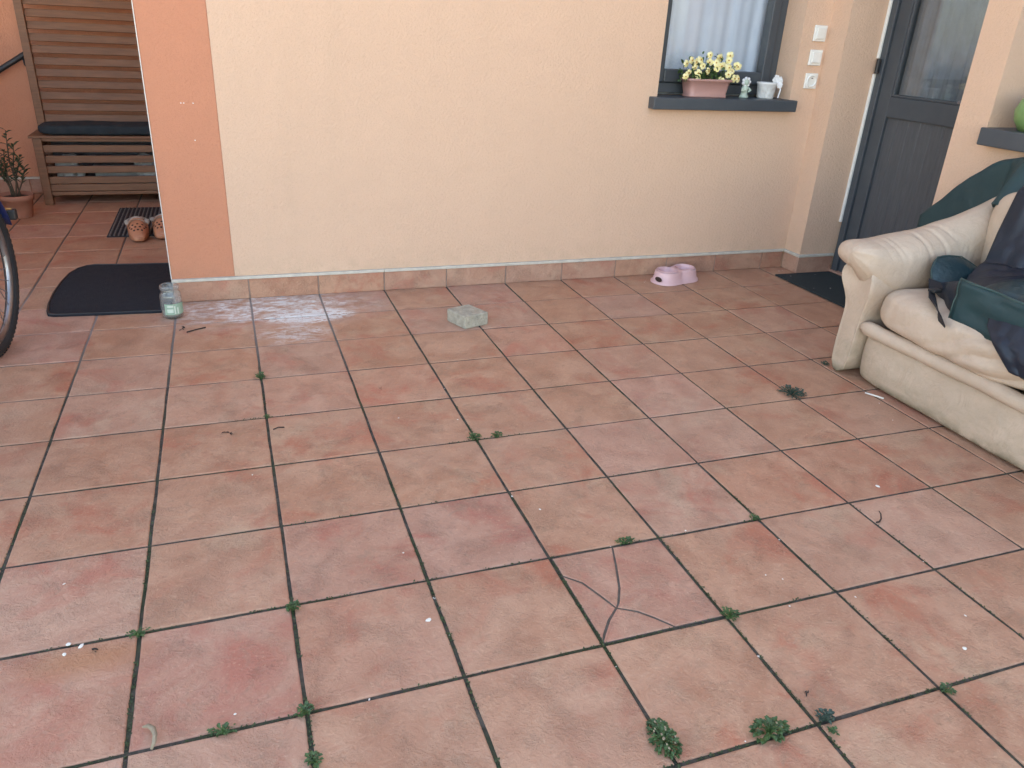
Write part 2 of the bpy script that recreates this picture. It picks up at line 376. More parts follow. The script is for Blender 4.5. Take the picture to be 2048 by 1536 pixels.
def place_tile(cx, cy, rnd=random.Random(3)):
    o = bpy.data.objects.new('tile', rnd.choice(variants)); COL.objects.link(o); o.parent = floor; o.pass_index = rnd.randint(1, 99999)
    o.location = (cx*T, cy*T, rnd.uniform(-.002, .0015)*T); o.rotation_euler = (rnd.uniform(-.0008, .0008), rnd.uniform(-.0008, .0008), rnd.choice((0, 1, 2, 3))*math.pi/2+rnd.uniform(-.003, .003))
for i in range(-5, 10):
    for j in range(-11, 8):
        if i >= -1 and j >= 0: continue
        if (i, j) == (2, -8): continue
        place_tile(i+.5, j+.5)
for j in (-3, -2, -1): place_tile(10.5, j+.5)
# the cracked tile: four fragments lying in one bed
J = (2.258, -7.685); g = GAP; c = .0088
A_ = [(2.554, -7+-g), (2.478, -7.235), (2.381, -7.489), (2.297, -7.64), J]
L_ = [(2+g, -7.24), (2.131, -7.356), (2.199, -7.525), J]
B_ = [J, (2.146, -7.789), (2.055, -7.905), (2+g, -7.965)]
R_ = [J, (2.391, -7.763), (2.483, -7.861), (2.58, -8+g)]
frags = [
    [(2+g, -7-g)]+L_[:-1]+A_[::-1],
    L_[:1]+B_[::-1][:-1]+L_[::-1][:-1],
    [B_[-1], (2+g, -8+g), R_[-1]]+R_[::-1][1:]+B_[1:-1],
    [R_[-1], (3-g, -8+g), (3-g, -7-g)]+A_+R_[1:-1],
]
for k, f in enumerate(frags):
    q = sum((Vector(p) for p in f), Vector((0, 0)))/len(f)
    area = sum(f[i-1][0]*f[i][1]-f[i][0]*f[i-1][1] for i in range(len(f)))
    if area < 0: f = f[::-1]
    # shrink by half the crack width
    n = len(f); s = []
    for i in range(n):
        p0, p1, p2 = Vector(f[i-1]), Vector(f[i]), Vector(f[(i+1) % n]); e1 = (p1-p0).normalized(); e2 = (p2-p1).normalized()
        nn = Vector((-e1.y-e2.y, e1.x+e2.x)); nn = nn.normalized() if nn.length > 1e-6 else Vector((-e1.y, e1.x))
        s.append(tuple(p1+nn*c*.9))
    me = tile_mesh([(x-2.5, y+7.5) for x, y in s], 'tile_fragment')
    o = bpy.data.objects.new('tile_fragment', me); COL.objects.link(o); o.parent = floor; o.pass_index = 777; o.location = (2.5*T, -7.5*T, (.0004, -.0008, -.0004, 0)[k]*T)
    o['label'] = ('large top corner piece', 'small left piece', 'small bottom piece', 'largest right piece')[k]+' of the cracked floor tile'

mk('crack_filler', box(2+GAP, 3-GAP, -8+GAP, -7-GAP, -.0105, -.0055), simple('grey_mortar', (.13, .105, .085), (.075, .062, .05), .95, 30), floor)

# ------------------------------------------------------------------ house
YW, XR = -.05, 9.51          # front wall face, side wall face
WX0, WX1, WZ0, WZ1 = 6.43, 8.98, 2.93, 6.7
house = thing('house', (4.2, .5, 0), 'cream rendered house wall with orange corner band, window, dark door and tiled skirting', 'house')
def holed(axis, plane, depth, a0, a1, z0, z1, holes):
    """a thick wall: front face cut into quads round the openings, with reveals; axis 'y' faces -y, axis 'x' faces -x"""
    As = sorted({a0, a1, *[h[0] for h in holes], *[h[1] for h in holes]}); Zs = sorted({z0, z1, *[h[2] for h in holes], *[h[3] for h in holes]})
    P = (lambda a, d, z: (a, plane+d, z)) if axis == 'y' else (lambda a, d, z: (plane+d, a, z))
    V, F = [], []
    def q(*pts):
        n = len(V); V.extend(pts); F.append([n, n+1, n+2, n+3])
    for i in range(len(As)-1):
        for k in range(len(Zs)-1):
            am, zm = (As[i]+As[i+1])/2, (Zs[k]+Zs[k+1])/2
            if any(h[0] < am < h[1] and h[2] < zm < h[3] for h in holes): continue
            for d in (0, depth): q(P(As[i],d,Zs[k]), P(As[i+1],d,Zs[k]), P(As[i+1],d,Zs[k+1]), P(As[i],d,Zs[k+1]))
    for h in holes+[(a0, a1, z0, z1)]:
        for a in h[:2]: q(P(a,0,h[2]), P(a,depth,h[2]), P(a,depth,h[3]), P(a,0,h[3]))
        for z in h[2:]: q(P(h[0],0,z), P(h[1],0,z), P(h[1],depth,z), P(h[0],depth,z))
    bm = bmesh.new(); vv = [bm.verts.new(v) for v in V]
    for f in F: bm.faces.new([vv[i] for i in f])
    bmesh.ops.remove_doubles(bm, verts=bm.verts, dist=1e-4); bm.verts.index_update()
    r = [v.co.copy() for v in bm.verts], [[v.index for v in f.verts] for f in bm.faces]; bm.free(); return r
HZ = 14.0  # unseen upper walls and roof, raised this high to block bright sky
mk('front_wall', holed('y', YW, .95, -.18, XR, -.05, HZ, [(WX0, WX1, WZ0, WZ1)]), CREAM, house)
mk('corner_band', bev(box(-1.03, -.18, YW, .90, -.05, HZ), .012, 2), ORANGE, house)['label'] = 'orange painted corner band of the cream wall'
DY0, DY1, DZ = -3.0, -.48, 6.5
WIN2 = (-7.6, -3.52, 2.93, 6.7)
mk('side_wall', holed('x', XR, 1.1, -11.0, .9, -.05, HZ, [(DY0, DY1, -.02, DZ), WIN2]), CREAM, house)
mk('passage_wall', box(-1.03, -.3, .91, 9, -.05, HZ), ORANGE, house)
mk('rear_wall', box(-9, -1.04, 8.05, 9, -.05, HZ), ORANGE, house)['label'] = 'orange rear wall behind the bench'
mk('shading_ceiling', box(-9, -1.04, .3, 8.04, 7.6, 7.9), ROOF, house)  # unseen ceiling, put in low to hold sky light out of the passage
mk('added_shade_parapet', box(-7, -6.4, -1.0, 8.04, -.05, 3.4), ORANGE, house)  # unseen low wall, added to keep low sky light off the passage floor
mk('room_wall', box(-.2, 14, 6, 6.3, -.05, HZ), PLASTER, house)
mk('room_side_wall', box(13.7, 14, -12, 5.99, -.05, HZ), PLASTER, house)
mk('room_floor', box(-.2, 13.6, .92, 5.9, -.2, -.03), WOOD, house)
mk('roof', join(box(-9, 14.5, -.45, 9.5, HZ, HZ+.5), box(9.25, 14.5, -12, -.46, HZ, HZ+.5)), ROOF, house)
# skirting: one tile per floor tile, with a pale strip on top
def skirt(x0, x1, h=.30, th=.035):
    me = bbox(x0+.009, x1-.009, YW-th, YW-.001, .004, h, .006, 1); o = mk('skirting_tile', me, SKIRT, house); o.pass_index = random.randint(1, 9999); return o
xs = [-1.03]+list(range(0, 10))+[9.47]
for a, b in zip(xs[:-1], xs[1:]): skirt(a, b)
for k in range(5): # back wall of the passage
    a = -5.2+k*.98+.0; mk('skirting_tile', bbox(a+.009, a+.971, 8.012, 8.049, .004, .30, .006, 1), SKIRT, house)
mk('skirting_tile', bbox(XR-.035, XR-.001, DY1+.006, YW-.045, .004, .30, .006, 1), SKIRT, house)
mk('skirting_tile', bbox(XR-.034, 10.24, DY1-.035, DY1-.001, .004, .30, .006, 1), SKIRT, house)
for k in range(7):
    b = DY0-k; mk('skirting_tile', bbox(XR-.035, XR-.001, b-.99, b-.009, .004, .30, .006, 1), SKIRT, house)
def strip(vf): mk('skirting_strip', vf, TRIM, house)
strip(bbox(-1.035, 2.0, YW-.055, YW-.001, .302, .346, .005, 1)); strip(bbox(2.006, XR-.058, YW-.055, YW-.001, .302, .346, .005, 1))
strip(bbox(XR-.055, XR-.001, DY1-.055, YW-.003, .302, .346, .005, 1)); strip(bbox(XR+.002, 10.24, DY1-.055, DY1-.001, .302, .346, .005, 1))
strip(bbox(-5.2, -1.1, 7.99, 8.049, .302, .346, .005, 1)); strip(bbox(XR-.055, XR-.001, -11, DY0-.01, .302, .346, .005, 1))
# grout bed behind the skirting joints
mk('skirting_bed', box(-1.03, 9.47, YW-.02, YW-.0005, .001, .30), simple('skirting_grout', (.36, .27, .22), (.22, .16, .13), .95, 6), house)
# thin white plaster bead showing on the band's corner
mk('corner_bead', tube([(-1.034, YW-.004, .34), (-1.034, YW-.004, HZ)], .0062, 6), WHITE, house)['label'] = 'thin white bead along the orange corner'
# paint chips on the band
for k, (x, z) in enumerate([(-.62, 2.72), (-.585, 2.72), (-.47, 2.72), (-.50, 2.25)]):
    mk('paint_chip', ball((x, YW-.001, z), .009, 6, (1, .3, .8)), WHITE, house)

# window on the front wall
YF = .43
win = mk('window', join(bbox(WX0+.002, WX0+.15, YF, YF+.22, WZ0+.04, WZ1), bbox(WX1-.15, WX1-.002, YF, YF+.22, WZ0+.04, WZ1), bbox(WX0+.151, WX1-.151, YF, YF+.22, WZ0+.04, WZ0+.20), bbox(WX0+.151, WX1-.151, YF, YF+.22, WZ1-.15, WZ1)), SLATE, house)
a0, a1, b0, b1 = WX0+.155, WX1-.155, WZ0+.205, WZ1-.155
mk('sash', join(bbox(a0, a0+.17, YF-.05, YF+.14, b0, b1, .02), bbox(a1-.17, a1, YF-.05, YF+.14, b0, b1, .02), bbox(a0+.171, a1-.171, YF-.05, YF+.14, b0, b0+.2, .02), bbox(a0+.171, a1-.171, YF-.05, YF+.14, b1-.17, b1, .02)), SLATE, win)
mk('pane', box(a0+.16, a1-.16, YF+.04, YF+.06, b0+.19, b1-.16), PANE, win)
def curt(u, v):
    x = WX0+.16+(WX1-WX0-.32)*u; f = .03*math.sin(u*31)+.02*math.sin(u*57+1.3)+.06*n3(u*6, v*1.2, 3)
    return (x, YF+.285+f*.6*(.55+.45*(1-v)), WZ0-.2+(WZ1-WZ0)*v)
mk('curtain', grid(120, 6, curt), CURTAIN, win, True)
mk('sill', bev(box(6.29, 9.02, -.23, YF-.002, 2.765, 2.945), .014, 2), SLATE, win)
# window on the side wall
win2 = mk('window', join(*[bbox(XR+.55, XR+.78, y0, y1, z0, z1) for y0, y1, z0, z1 in ((-3.67, -3.522, 2.97, 6.7), (-7.6, -7.45, 2.97, 6.7), (-7.449, -3.671, 2.97, 3.2), (-7.449, -3.671, 6.5, 6.7), (-5.62, -5.48, 3.201, 6.499))]), SLATE, house)
for y0, y1 in ((-5.47, -3.68), (-7.44, -5.63)): mk('pane', box(XR+.64, XR+.66, y0, y1, 3.21, 6.49), PANE, win2)
mk('sill', bev(box(9.30, XR+.548, -7.75, -3.6, 2.725, 2.945), .014, 2), SLATE, win2)
mk('curtain', grid(60, 4, lambda u, v: (XR+.95+.05*math.sin(u*70), -7.5+3.9*u, 2.8+3.9*v)), CURTAIN, win2, True)
# door, set deep in the side wall
XD = 10.30
door = mk('door', join(bbox(XD-.045, XD+.2, DY1-.17, DY1-.036, 0, DZ-.002), bbox(XD-.045, XD+.2, DY0+.001, DY0+.15, 0, DZ-.002), bbox(XD-.045, XD+.2, DY0+.151, DY1-.171, DZ-.16, DZ-.002)), SLATE, house)
leaf = mk('door_leaf', join(bbox(XD, XD+.17, DY1-.43, DY1-.176, .05, DZ-.17), bbox(XD, XD+.17, DY0+.156, DY0+.42, .05, DZ-.17), bbox(XD, XD+.17, DY0+.421, DY1-.431, 2.78, 3.10), bbox(XD, XD+.17, DY0+.421, DY1-.431, .05, .45), bbox(XD, XD+.17, DY0+.421, DY1-.431, DZ-.45, DZ-.17)), SLATE, door)
mk('pane', box(XD+.07, XD+.10, DY0+.41, DY1-.42, 3.08, DZ-.44), PANE, door)
mk('curtain', grid(70, 4, lambda u, v: (XD+.155+.025*math.sin(u*40)+.012*math.sin(u*97), DY0+.4+(DY1-DY0-.82)*u, 3.0+3.2*v)), simple('grey_net_curtain', (.15, .18, .20), rough=.9), door, True)
for k in range(7):
    y0 = DY0+.425+k*.238; mk('door_board', bbox(XD+.05, XD+.12, y0, y0+.237, .44, 2.79, .006, 1), DOORWOOD, door)
mk('glazing_bead', join(bbox(XD+.01, XD+.07, DY1-.475, DY1-.432, 3.105, DZ-.455, .012), bbox(XD+.01, XD+.07, DY0+.422, DY0+.465, 3.105, DZ-.455, .012), bbox(XD+.01, XD+.07, DY0+.466, DY1-.476, 3.101, 3.14, .012)), SLATE, door)
mk('hinge', tube([(XD-.09, DY1-.09, 3.43), (XD-.09, DY1-.09, 3.65)], .035, 10), BLACKP, door)
for z0, z1 in ((.93, 3.42), (3.66, DZ)): mk('seal_strip', bbox(XD-.085, XD-.046, DY1-.055, DY1-.003, z0, z1, .006, 1), WHITE, door)
mk('threshold', bbox(10.2, XD+.2, DY0+.002, DY1-.04, -.012, .05), TILE, door)
mk('door_handle', tube([(XD, DY0+.3, 3.15), (XD-.14, DY0+.3, 3.15), (XD-.14, DY0+.62, 3.15)], .028, 8), STEEL, door)

# ------------------------------------------------------------------ wall fittings
def plate(z, kind, label):
    x0, x1 = 9.205, 9.45; o = thing('light_switch' if kind != 'socket' else 'wall_socket', ((x0+x1)/2, YW, z), label, 'switch' if kind != 'socket' else 'socket')
    mk('plate', bbox(x0, x1, YW-.035, YW-.0005, z, z+.245, .012, 2), WHITE, o)
    if kind != 'socket':
        m = rocker = bbox(x0+.04, x1-.04, YW-.06, YW-.03, z+.04, z+.205, .010, 2)
        mk('rocker', xf(m, Matrix.Translation((0, YW, z+.12)) @ Matrix.Rotation(.06 if kind == 'up' else -.05, 4, 'X') @ Matrix.Translation((0, -YW, -z-.12))), WHITE, o)
    else:
        cx, cz = (x0+x1)/2, z+.1225; n = 24
        ring = lambda r, y: [(cx+r*math.cos(2*math.pi*k/n), y, cz+r*math.sin(2*math.pi*k/n)) for k in range(n)]
        mk('socket_well', loft([ring(.098, YW-.034), ring(.096, YW-.055), ring(.082, YW-.055), ring(.078, YW-.018), ring(.001, YW-.018)], True, False), WHITE, o, True)
        for s in (-1, 1): mk('contact_hole', tube([(cx+s*.032, YW-.024, cz), (cx+s*.032, YW-.017, cz)], .011, 8), BLACKP, o)
        mk('earth_pin', tube([(cx, YW-.06, cz+.045), (cx, YW-.017, cz+.045)], .009, 8), STEEL, o)
plate(3.865, 'up', 'topmost of the three white wall plates beside the window')
plate(3.495, 'down', 'middle white switch plate between the upper switch and the socket')
plate(3.13, 'socket', 'white round wall socket, lowest of the three plates')

# ------------------------------------------------------------------ things on the sills
SZ = 2.946
pl = thing('flower_planter', (7.40, .12, SZ), 'pink rectangular planter full of yellow pansies on the front window sill', 'planter')
def rect_loft(levels, cx, cy):
    out = []
    for hx, hy, z in levels:
        r = min(hx, hy)*.45; s = []
        for sx, sy, a0 in ((1, 1, 0), (-1, 1, 90), (-1, -1, 180), (1, -1, 270)):
            for q in range(4):
                a = math.radians(a0+q*30); s.append((cx+sx*(hx-r)+r*math.cos(a), cy+sy*(hy-r)+r*math.sin(a), SZ+z))
        out.append(s)
    return out
mk('pot', loft(rect_loft([(.355, .15, .001), (.36, .155, .02), (.34, .15, .04), (.385, .17, .24), (.415, .19, .245), (.42, .195, .28), (.395, .175, .28), (.37, .155, .22)], 7.40, .12)), PINKP, pl, True)
mk('soil', loft(rect_loft([(.37, .155, .20), (.36, .15, .225)], 7.40, .12)), SOIL, pl)
def leaf_quad(c, d, up, L, W, fold=.15):
    d = d.normalized(); s = d.cross(up)
    if s.length < 1e-4: s = Vector((1, 0, 0))
    s.normalize(); u = s.cross(d).normalized()
    pts = [c, c+d*L*.3+s*W*.42+u*W*fold, c+d*L*.68+s*W*.38+u*W*fold, c+d*L-u*W*.25, c+d*L*.68-s*W*.38+u*W*fold, c+d*L*.3-s*W*.42+u*W*fold, c+d*L*.5]
    return pts, [[0,1,6],[1,2,6],[2,3,6],[3,4,6],[4,5,6],[5,0,6]]
def rv(rnd): return Vector((rnd.uniform(-1, 1), rnd.uniform(-1, 1), rnd.uniform(-1, 1)))
rnd = random.Random(5); lv = []
for k in range(230):
    c = Vector((7.40+rnd.gauss(0, .23), .12+rnd.gauss(0, .09), SZ+.25+abs(rnd.gauss(0, .13)))); c.x = min(7.84, max(6.94, c.x))
    lv.append(leaf_quad(c, rv(rnd)+Vector((0, -.3, .5)), Vector((0, 0, 1)), rnd.uniform(.06, .11), rnd.uniform(.04, .06)))
mk('foliage', join(*lv), LEAFW, pl)
def flower_mesh():
    V, F = [], []; parts = []
    for k in range(5):
        a = math.pi/2+k*2*math.pi/5; d = Vector((math.cos(a), 0, math.sin(a))); s = Vector((-math.sin(a), 0, math.cos(a)))
        pts = [d*.006, d*.03+s*.03, d*.058+s*.024+Vector((0, .012, 0)), d*.064+Vector((0, .016, 0)), d*.058-s*.024+Vector((0, .012, 0)), d*.03-s*.03]
        parts.append((pts, [[0,1,2,3,4,5]]))
    core = ball((0, -.006, 0), .014, 6)
    v, f = join(*parts, core); me = bpy.data.meshes.new('flower'); me.from_pydata([Vector(q)*T for q in v], [], f)
    me.materials.append(YELLOW); me.materials.append(YCORE)
    for i, p in enumerate(me.polygons): p.material_index = 0 if i < 5 else 1
    me.update(); return me
FM = flower_mesh()
# flowers as in the photograph: (x, z above the sill)
fl = [(6.93,.52),(7.0,.57),(7.03,.38),(7.12,.46),(7.13,.55),(7.22,.58),(7.2,.38),(7.33,.66),(7.27,.49),(7.36,.55),(7.36,.42),(7.45,.55),(7.52,.63),(7.5,.47),(7.58,.61),(7.58,.50),(7.66,.50),(7.72,.66),(7.70,.59),(7.74,.48),(7.74,.38),(7.82,.43),(7.87,.52),(7.89,.50),(7.88,.32),(7.95,.32),(6.92,.33),(7.23,.27),(7.62,.28)]
for k, (x, z) in enumerate(fl):
    o = bpy.data.objects.new('flower', FM); COL.objects.link(o); o.parent = pl
    y = .12-rnd.uniform(.05, .18); o.location = Vector((x-7.40-.02, y-.12, z-.02))*T; s = rnd.uniform(.75, 1.05); o.scale = (s, s, s)
    o.rotation_euler = (rnd.uniform(-.5, .1)-.1, rnd.uniform(-3, 3), rnd.uniform(-.7, .5))
st = [tube([(x-.02, .12-.02, SZ+.22), (x-.02, .12-.06, SZ+z-.02)], .005, 4) for x, z in fl]
mk('stems', join(*st), LEAFW, pl)

fg = thing('figurine', (8.17, .12, SZ), 'small pale green figurine with a round flower head between planter and white pot', 'figurine')
mk('figurine_body', lathe([(.0, 0), (.075, .0), (.08, .02), (.055, .06), (.05, .11), (.06, .15), (.045, .19), (.03, .205)], (8.17, .12, SZ), 14), FIG, fg, True)
mk('head', ball((8.17, .11, SZ+.245), .055, 12), FIG, fg, True)
mk('bonnet', join(*[ball((8.17+.062*math.cos(a), .105, SZ+.25+.055*math.sin(a)), .028, 8) for a in [k*math.pi/3.5 for k in range(7)]]), WFLOW, fg, True)
for s in (-1, 1): mk('arm', tube([(8.17+s*.045, .11, SZ+.17), (8.17+s*.085, .07, SZ+.12), (8.17+s*.03, .05, SZ+.10)], .018, 8), FIG, fg, True)
wp = thing('flower_pot', (8.60, .12, SZ), 'white embossed pot with white flower spray at the right of the front sill', 'flower pot')
mk('pot', lathe([(.0, .0), (.135, .0), (.14, .02), (.155, .2), (.165, .225), (.165, .25), (.15, .25), (.135, .06), (0, .06)], (8.60, .12, SZ), 28, False), WPOT, wp, True)
mk('rim_band', lathe([(.157, .232), (.171, .232), (.171, .252), (.157, .252), (.157, .232)], (8.60, .12, SZ), 28, False), WFLOW, wp)
for k in range(9):
    a = rnd.uniform(0, 6.28); c = Vector((8.765+rnd.uniform(-.05, .05), .04+rnd.uniform(-.03, .03), SZ+.27+rnd.uniform(-.05, .06)))
    o = bpy.data.objects.new('petal', FM.copy()); o.data.materials.clear(); o.data.materials.append(WFLOW); o.data.materials.append(WFLOW); COL.objects.link(o); o.parent = wp
    o.location = (c-Vector((8.60, .12, SZ)))*T; o.scale = (.8, .8, .8); o.rotation_euler = (rnd.uniform(-.9, .4), rnd.uniform(-3, 3), rnd.uniform(-1, .8))
mk('trailing_stem', tube([(8.77, .03, SZ+.24), (8.80, .0, SZ+.15), (8.77, -.02, SZ+.08), (8.75, -.03, SZ+.02)], .012, 6), WFLOW, wp)
gp = thing('flower_pot', (9.70, -4.06, 2.946), 'green glazed pot on the side window sill at the right edge', 'flower pot')
mk('pot', lathe([(0, 0), (.19, 0), (.27, .12), (.29, .24), (.25, .36), (.22, .40), (.235, .43), (.21, .43), (.18, .36), (0, .34)], (9.70, -4.06, 2.948), 26, False), GPOT, gp, True)
mk('soil', lathe([(0, .36), (.2, .36), (.2, .37), (0, .38)], (9.70, -4.06, 2.948), 20, False), SOIL, gp)

# ------------------------------------------------------------------ passage: bench with screen, rail, plant, mats, clogs
bn = thing('bench', (-2.3, 7.2, 0), 'brown slatted storage bench with a tall louvred screen back in the passage', 'bench')
BX0, BX1, BY = -3.76, -1.12, 6.72
for x in (BX0, BX1-.16):
    for y in (BY, 7.56):
        mk('leg', bbox(x, x+.16, y, y+.15, .0, 1.33, .012), WOOD, bn)
for z in (.26, .415, .63, .835, 1.045, 1.255):    # front slats
    h = .135 if z < 1.2 else .09
    mk('front_slat', bbox(BX0+.161, BX1-.161, BY+.03, BY+.075, z+.012, z+h+.018, .01), WOOD, bn)
mk('front_slat', bbox(BX0+.161, BX1-.161, BY+.031, BY+.075, .19, .262, .008), WOOD, bn)
for k in range(6): mk('seat_slat', bbox(BX0-.06, BX1+.02, BY-.03+k*.16, BY-.03+k*.16+.145, 1.335, 1.385, .01), WOOD, bn)
for x in (BX0+.04, BX1-.1):
    for z in (.4, .75, 1.1): mk('side_slat', bbox(x, x+.05, BY+.16, 7.55, z, z+.15, .01), WOOD, bn)
mk('floor_board', bbox(BX0+.1, BX1-.1, BY+.09, 7.55, .20, .25, .006), WOOD, bn)
mk('back_board', bbox(BX0+.161, BX1-.161, 7.60, 7.65, .3, 1.33, .006), DOORWOOD, bn)
for x in (BX0-.015, BX1-.13): mk('post', bbox(x, x+.15, 7.58, 7.72, 1.39, 6.0, .012), WOOD, bn)
z = 1.62
while z < 5.9:
    m = bbox(BX0+.137, BX1-.131, -.014, .014, -.076, .076, .008, 1)
    mk('louvre', xf(m, Matrix.Translation((0, 7.65, z)) @ Matrix.Rotation(math.radians(-18), 4, 'X')), WOOD, bn)
    z += .2215
def seatpad(q, u):
    return q
cu = mk('seat_cushion', cushion(BX0+.10, BX1-.05, BY-.02, 7.50, 1.386, 1.60, 5, 14, .02, 3), CUSH, bn, True)
# things stowed inside the bench
BAGM = simple('pale_plastic_bag', (.42, .43, .42), (.25, .26, .26), .5, 30)
for k, (x, z, c, nm, lab) in enumerate([(-3.25, .45, BAGM, 'plastic_bag', 'crumpled pale bag inside the bench near its left leg'), (-2.35, .52, simple('pale_grey_box', (.25, .26, .26), rough=.6), 'shoe_box', 'pale grey box inside the bench behind the slats'), (-1.75, .46, BAGM, 'plastic_bag', 'crumpled pale bag inside the bench near the orange wall')]):
    if nm == 'shoe_box':
        o = mk(nm, join(bbox(x-.42, x+.42, 6.98, 7.45, .252, .62, .01), bbox(x-.44, x+.44, 6.96, 7.47, .621, .76, .01)), c, None, org=(x, 7.2, .252))
    else:
        sd_ = k*9
        def crump(q, u, s_=sd_): return q+u*.09*n3(q.x*7+s_, q.y*7, q.z*7)
        o = mk(nm, cushion(x-.26, x+.26, 6.92, 7.35, .255, .95, 2.6, 10, .02, 6, crump), c, None, org=(x, 7.2, .252))
    tag(o, lab, 'bag' if nm == 'plastic_bag' else 'box')

hr = thing('handrail', (-4.4, 8.0, 2.4), 'black sloping handrail on the orange wall behind the bench', 'handrail')
hp = lambda x: (x, 7.82, 2.52+(x+4.3)*.62)
mk('rail', tube([hp(-6.2), hp(-4.3), hp(-3.62), (-3.54, 7.90, 2.96), (-3.52, 8.045, 2.96)], .055, 12), BLACKP, hr, True)
for x in (-3.84, -5.4):
    p_ = hp(x); mk('bracket', tube([(p_[0], p_[1], p_[2]-.04), (p_[0]+.01, p_[1]+.02, p_[2]-.17), (p_[0]+.03, 8.045, p_[2]-.26)], .02, 8), BLACKP, hr)

pp = thing('potted_plant', (-4.03, 5.72, 0), 'leafy laurel in a round terracotta pot beside the bench', 'potted plant')
pc = (-4.03, 5.72, .0)
mk('pot', lathe([(0, .002), (.215, .002), (.225, .02), (.275, .33), (.30, .335), (.315, .43), (.30, .44), (.28, .43), (.265, .36), (0, .36)], pc, 30, False), TERRA, pp, True)
mk('soil', lathe([(0, .385), (.27, .375)], pc, 20, False), SOIL, pp)
rnd = random.Random(11); stems, leaves = [], []
tips = [(-.25, .0, .95), (.07, -.02, 1.22), (-.05, .06, .85), (.2, .03, .72), (-.12, -.1, .62), (.12, .1, .92), (-.32, .05, .55), (.26, -.05, .55)]
for k, (dx, dy, h) in enumerate(tips):
    b = Vector((pc[0]+rnd.uniform(-.08, .08), pc[1]+rnd.uniform(-.08, .08), .38)); t = Vector((pc[0]+dx, pc[1]+dy, .4+h)); mid = (b+t)/2+Vector((rnd.uniform(-.06, .06), 0, .05))
    path = [b, b.lerp(mid, .5), mid, mid.lerp(t, .5), t]; stems.append(tube(path, [.016, .014, .012, .01, .006], 6))
    for q in range(15):
        f = .35+.65*q/14; c = path[0].lerp(path[2], min(1, f*2)) if f < .5 else path[2].lerp(path[4], f*2-1)
        a = q*2.4+k; leaves.append(leaf_quad(c, Vector((math.cos(a), math.sin(a), rnd.uniform(.3, 1.0))), Vector((0, 0, 1)), rnd.uniform(.12, .2), rnd.uniform(.05, .075)))
mk('stems', join(*stems), STEM, pp, True); mk('leaves', join(*leaves), LEAF, pp)

# half-round black mat against the passage wall
out = [(-1.06, -.46), (-1.06, 1.86)]
out = [(-1.06, -.50), (-1.06, 1.88), (-2.30, 2.0), (-2.42, 1.97), (-2.53, 1.84), (-2.62, 1.58), (-2.67, 1.12), (-2.69, .6), (-2.675, .15), (-2.64, -.18), (-2.60, -.34), (-2.52, -.385), (-2.42, -.395)]
def slab(poly, z0, z1, b):
    n = len(poly); c = Vector((sum(p[0] for p in poly)/n, sum(p[1] for p in poly)/n))
    ins = [Vector(p).lerp(c, b) for p in poly]
    return loft([[(p[0], p[1], z0) for p in poly], [(p[0], p[1], z1-.006) for p in poly], [(p[0], p[1], z1) for p in ins]])
mm = mk('door_mat', slab(out[::-1], .003, .03, .01), MATBLK, None, org=(-1.9, .8, .003)); mk('mat_rim', tube([(x, y, .03) for x, y in [(-1.08, -.48)]+[(p_[0]+.02*(1 if p_[0] < -2.3 else 0), p_[1]+(.02 if p_[1] < 0 else -.02)) for p_ in out[:1:-1]]+[(-1.08, 1.86)]], .012, 6), BLACKP, mm); tag(mm, 'black half round mat on the tiles by the orange corner', 'mat')
dm = thing('door_mat', (-1.7, 5.0, .003), 'grey ribbed rectangular mat under the orange clogs', 'mat')
mk('backing', bbox(-2.32, -1.06, 3.82, 6.24, .003, .016, .004, 1), MATRIB, dm)
for k in range(17):
    x = -2.285+k*.0735; mk('rib', bbox(x, x+.035, 3.87, 6.19, .0165, .034, .008, 1), MATGAP, dm)

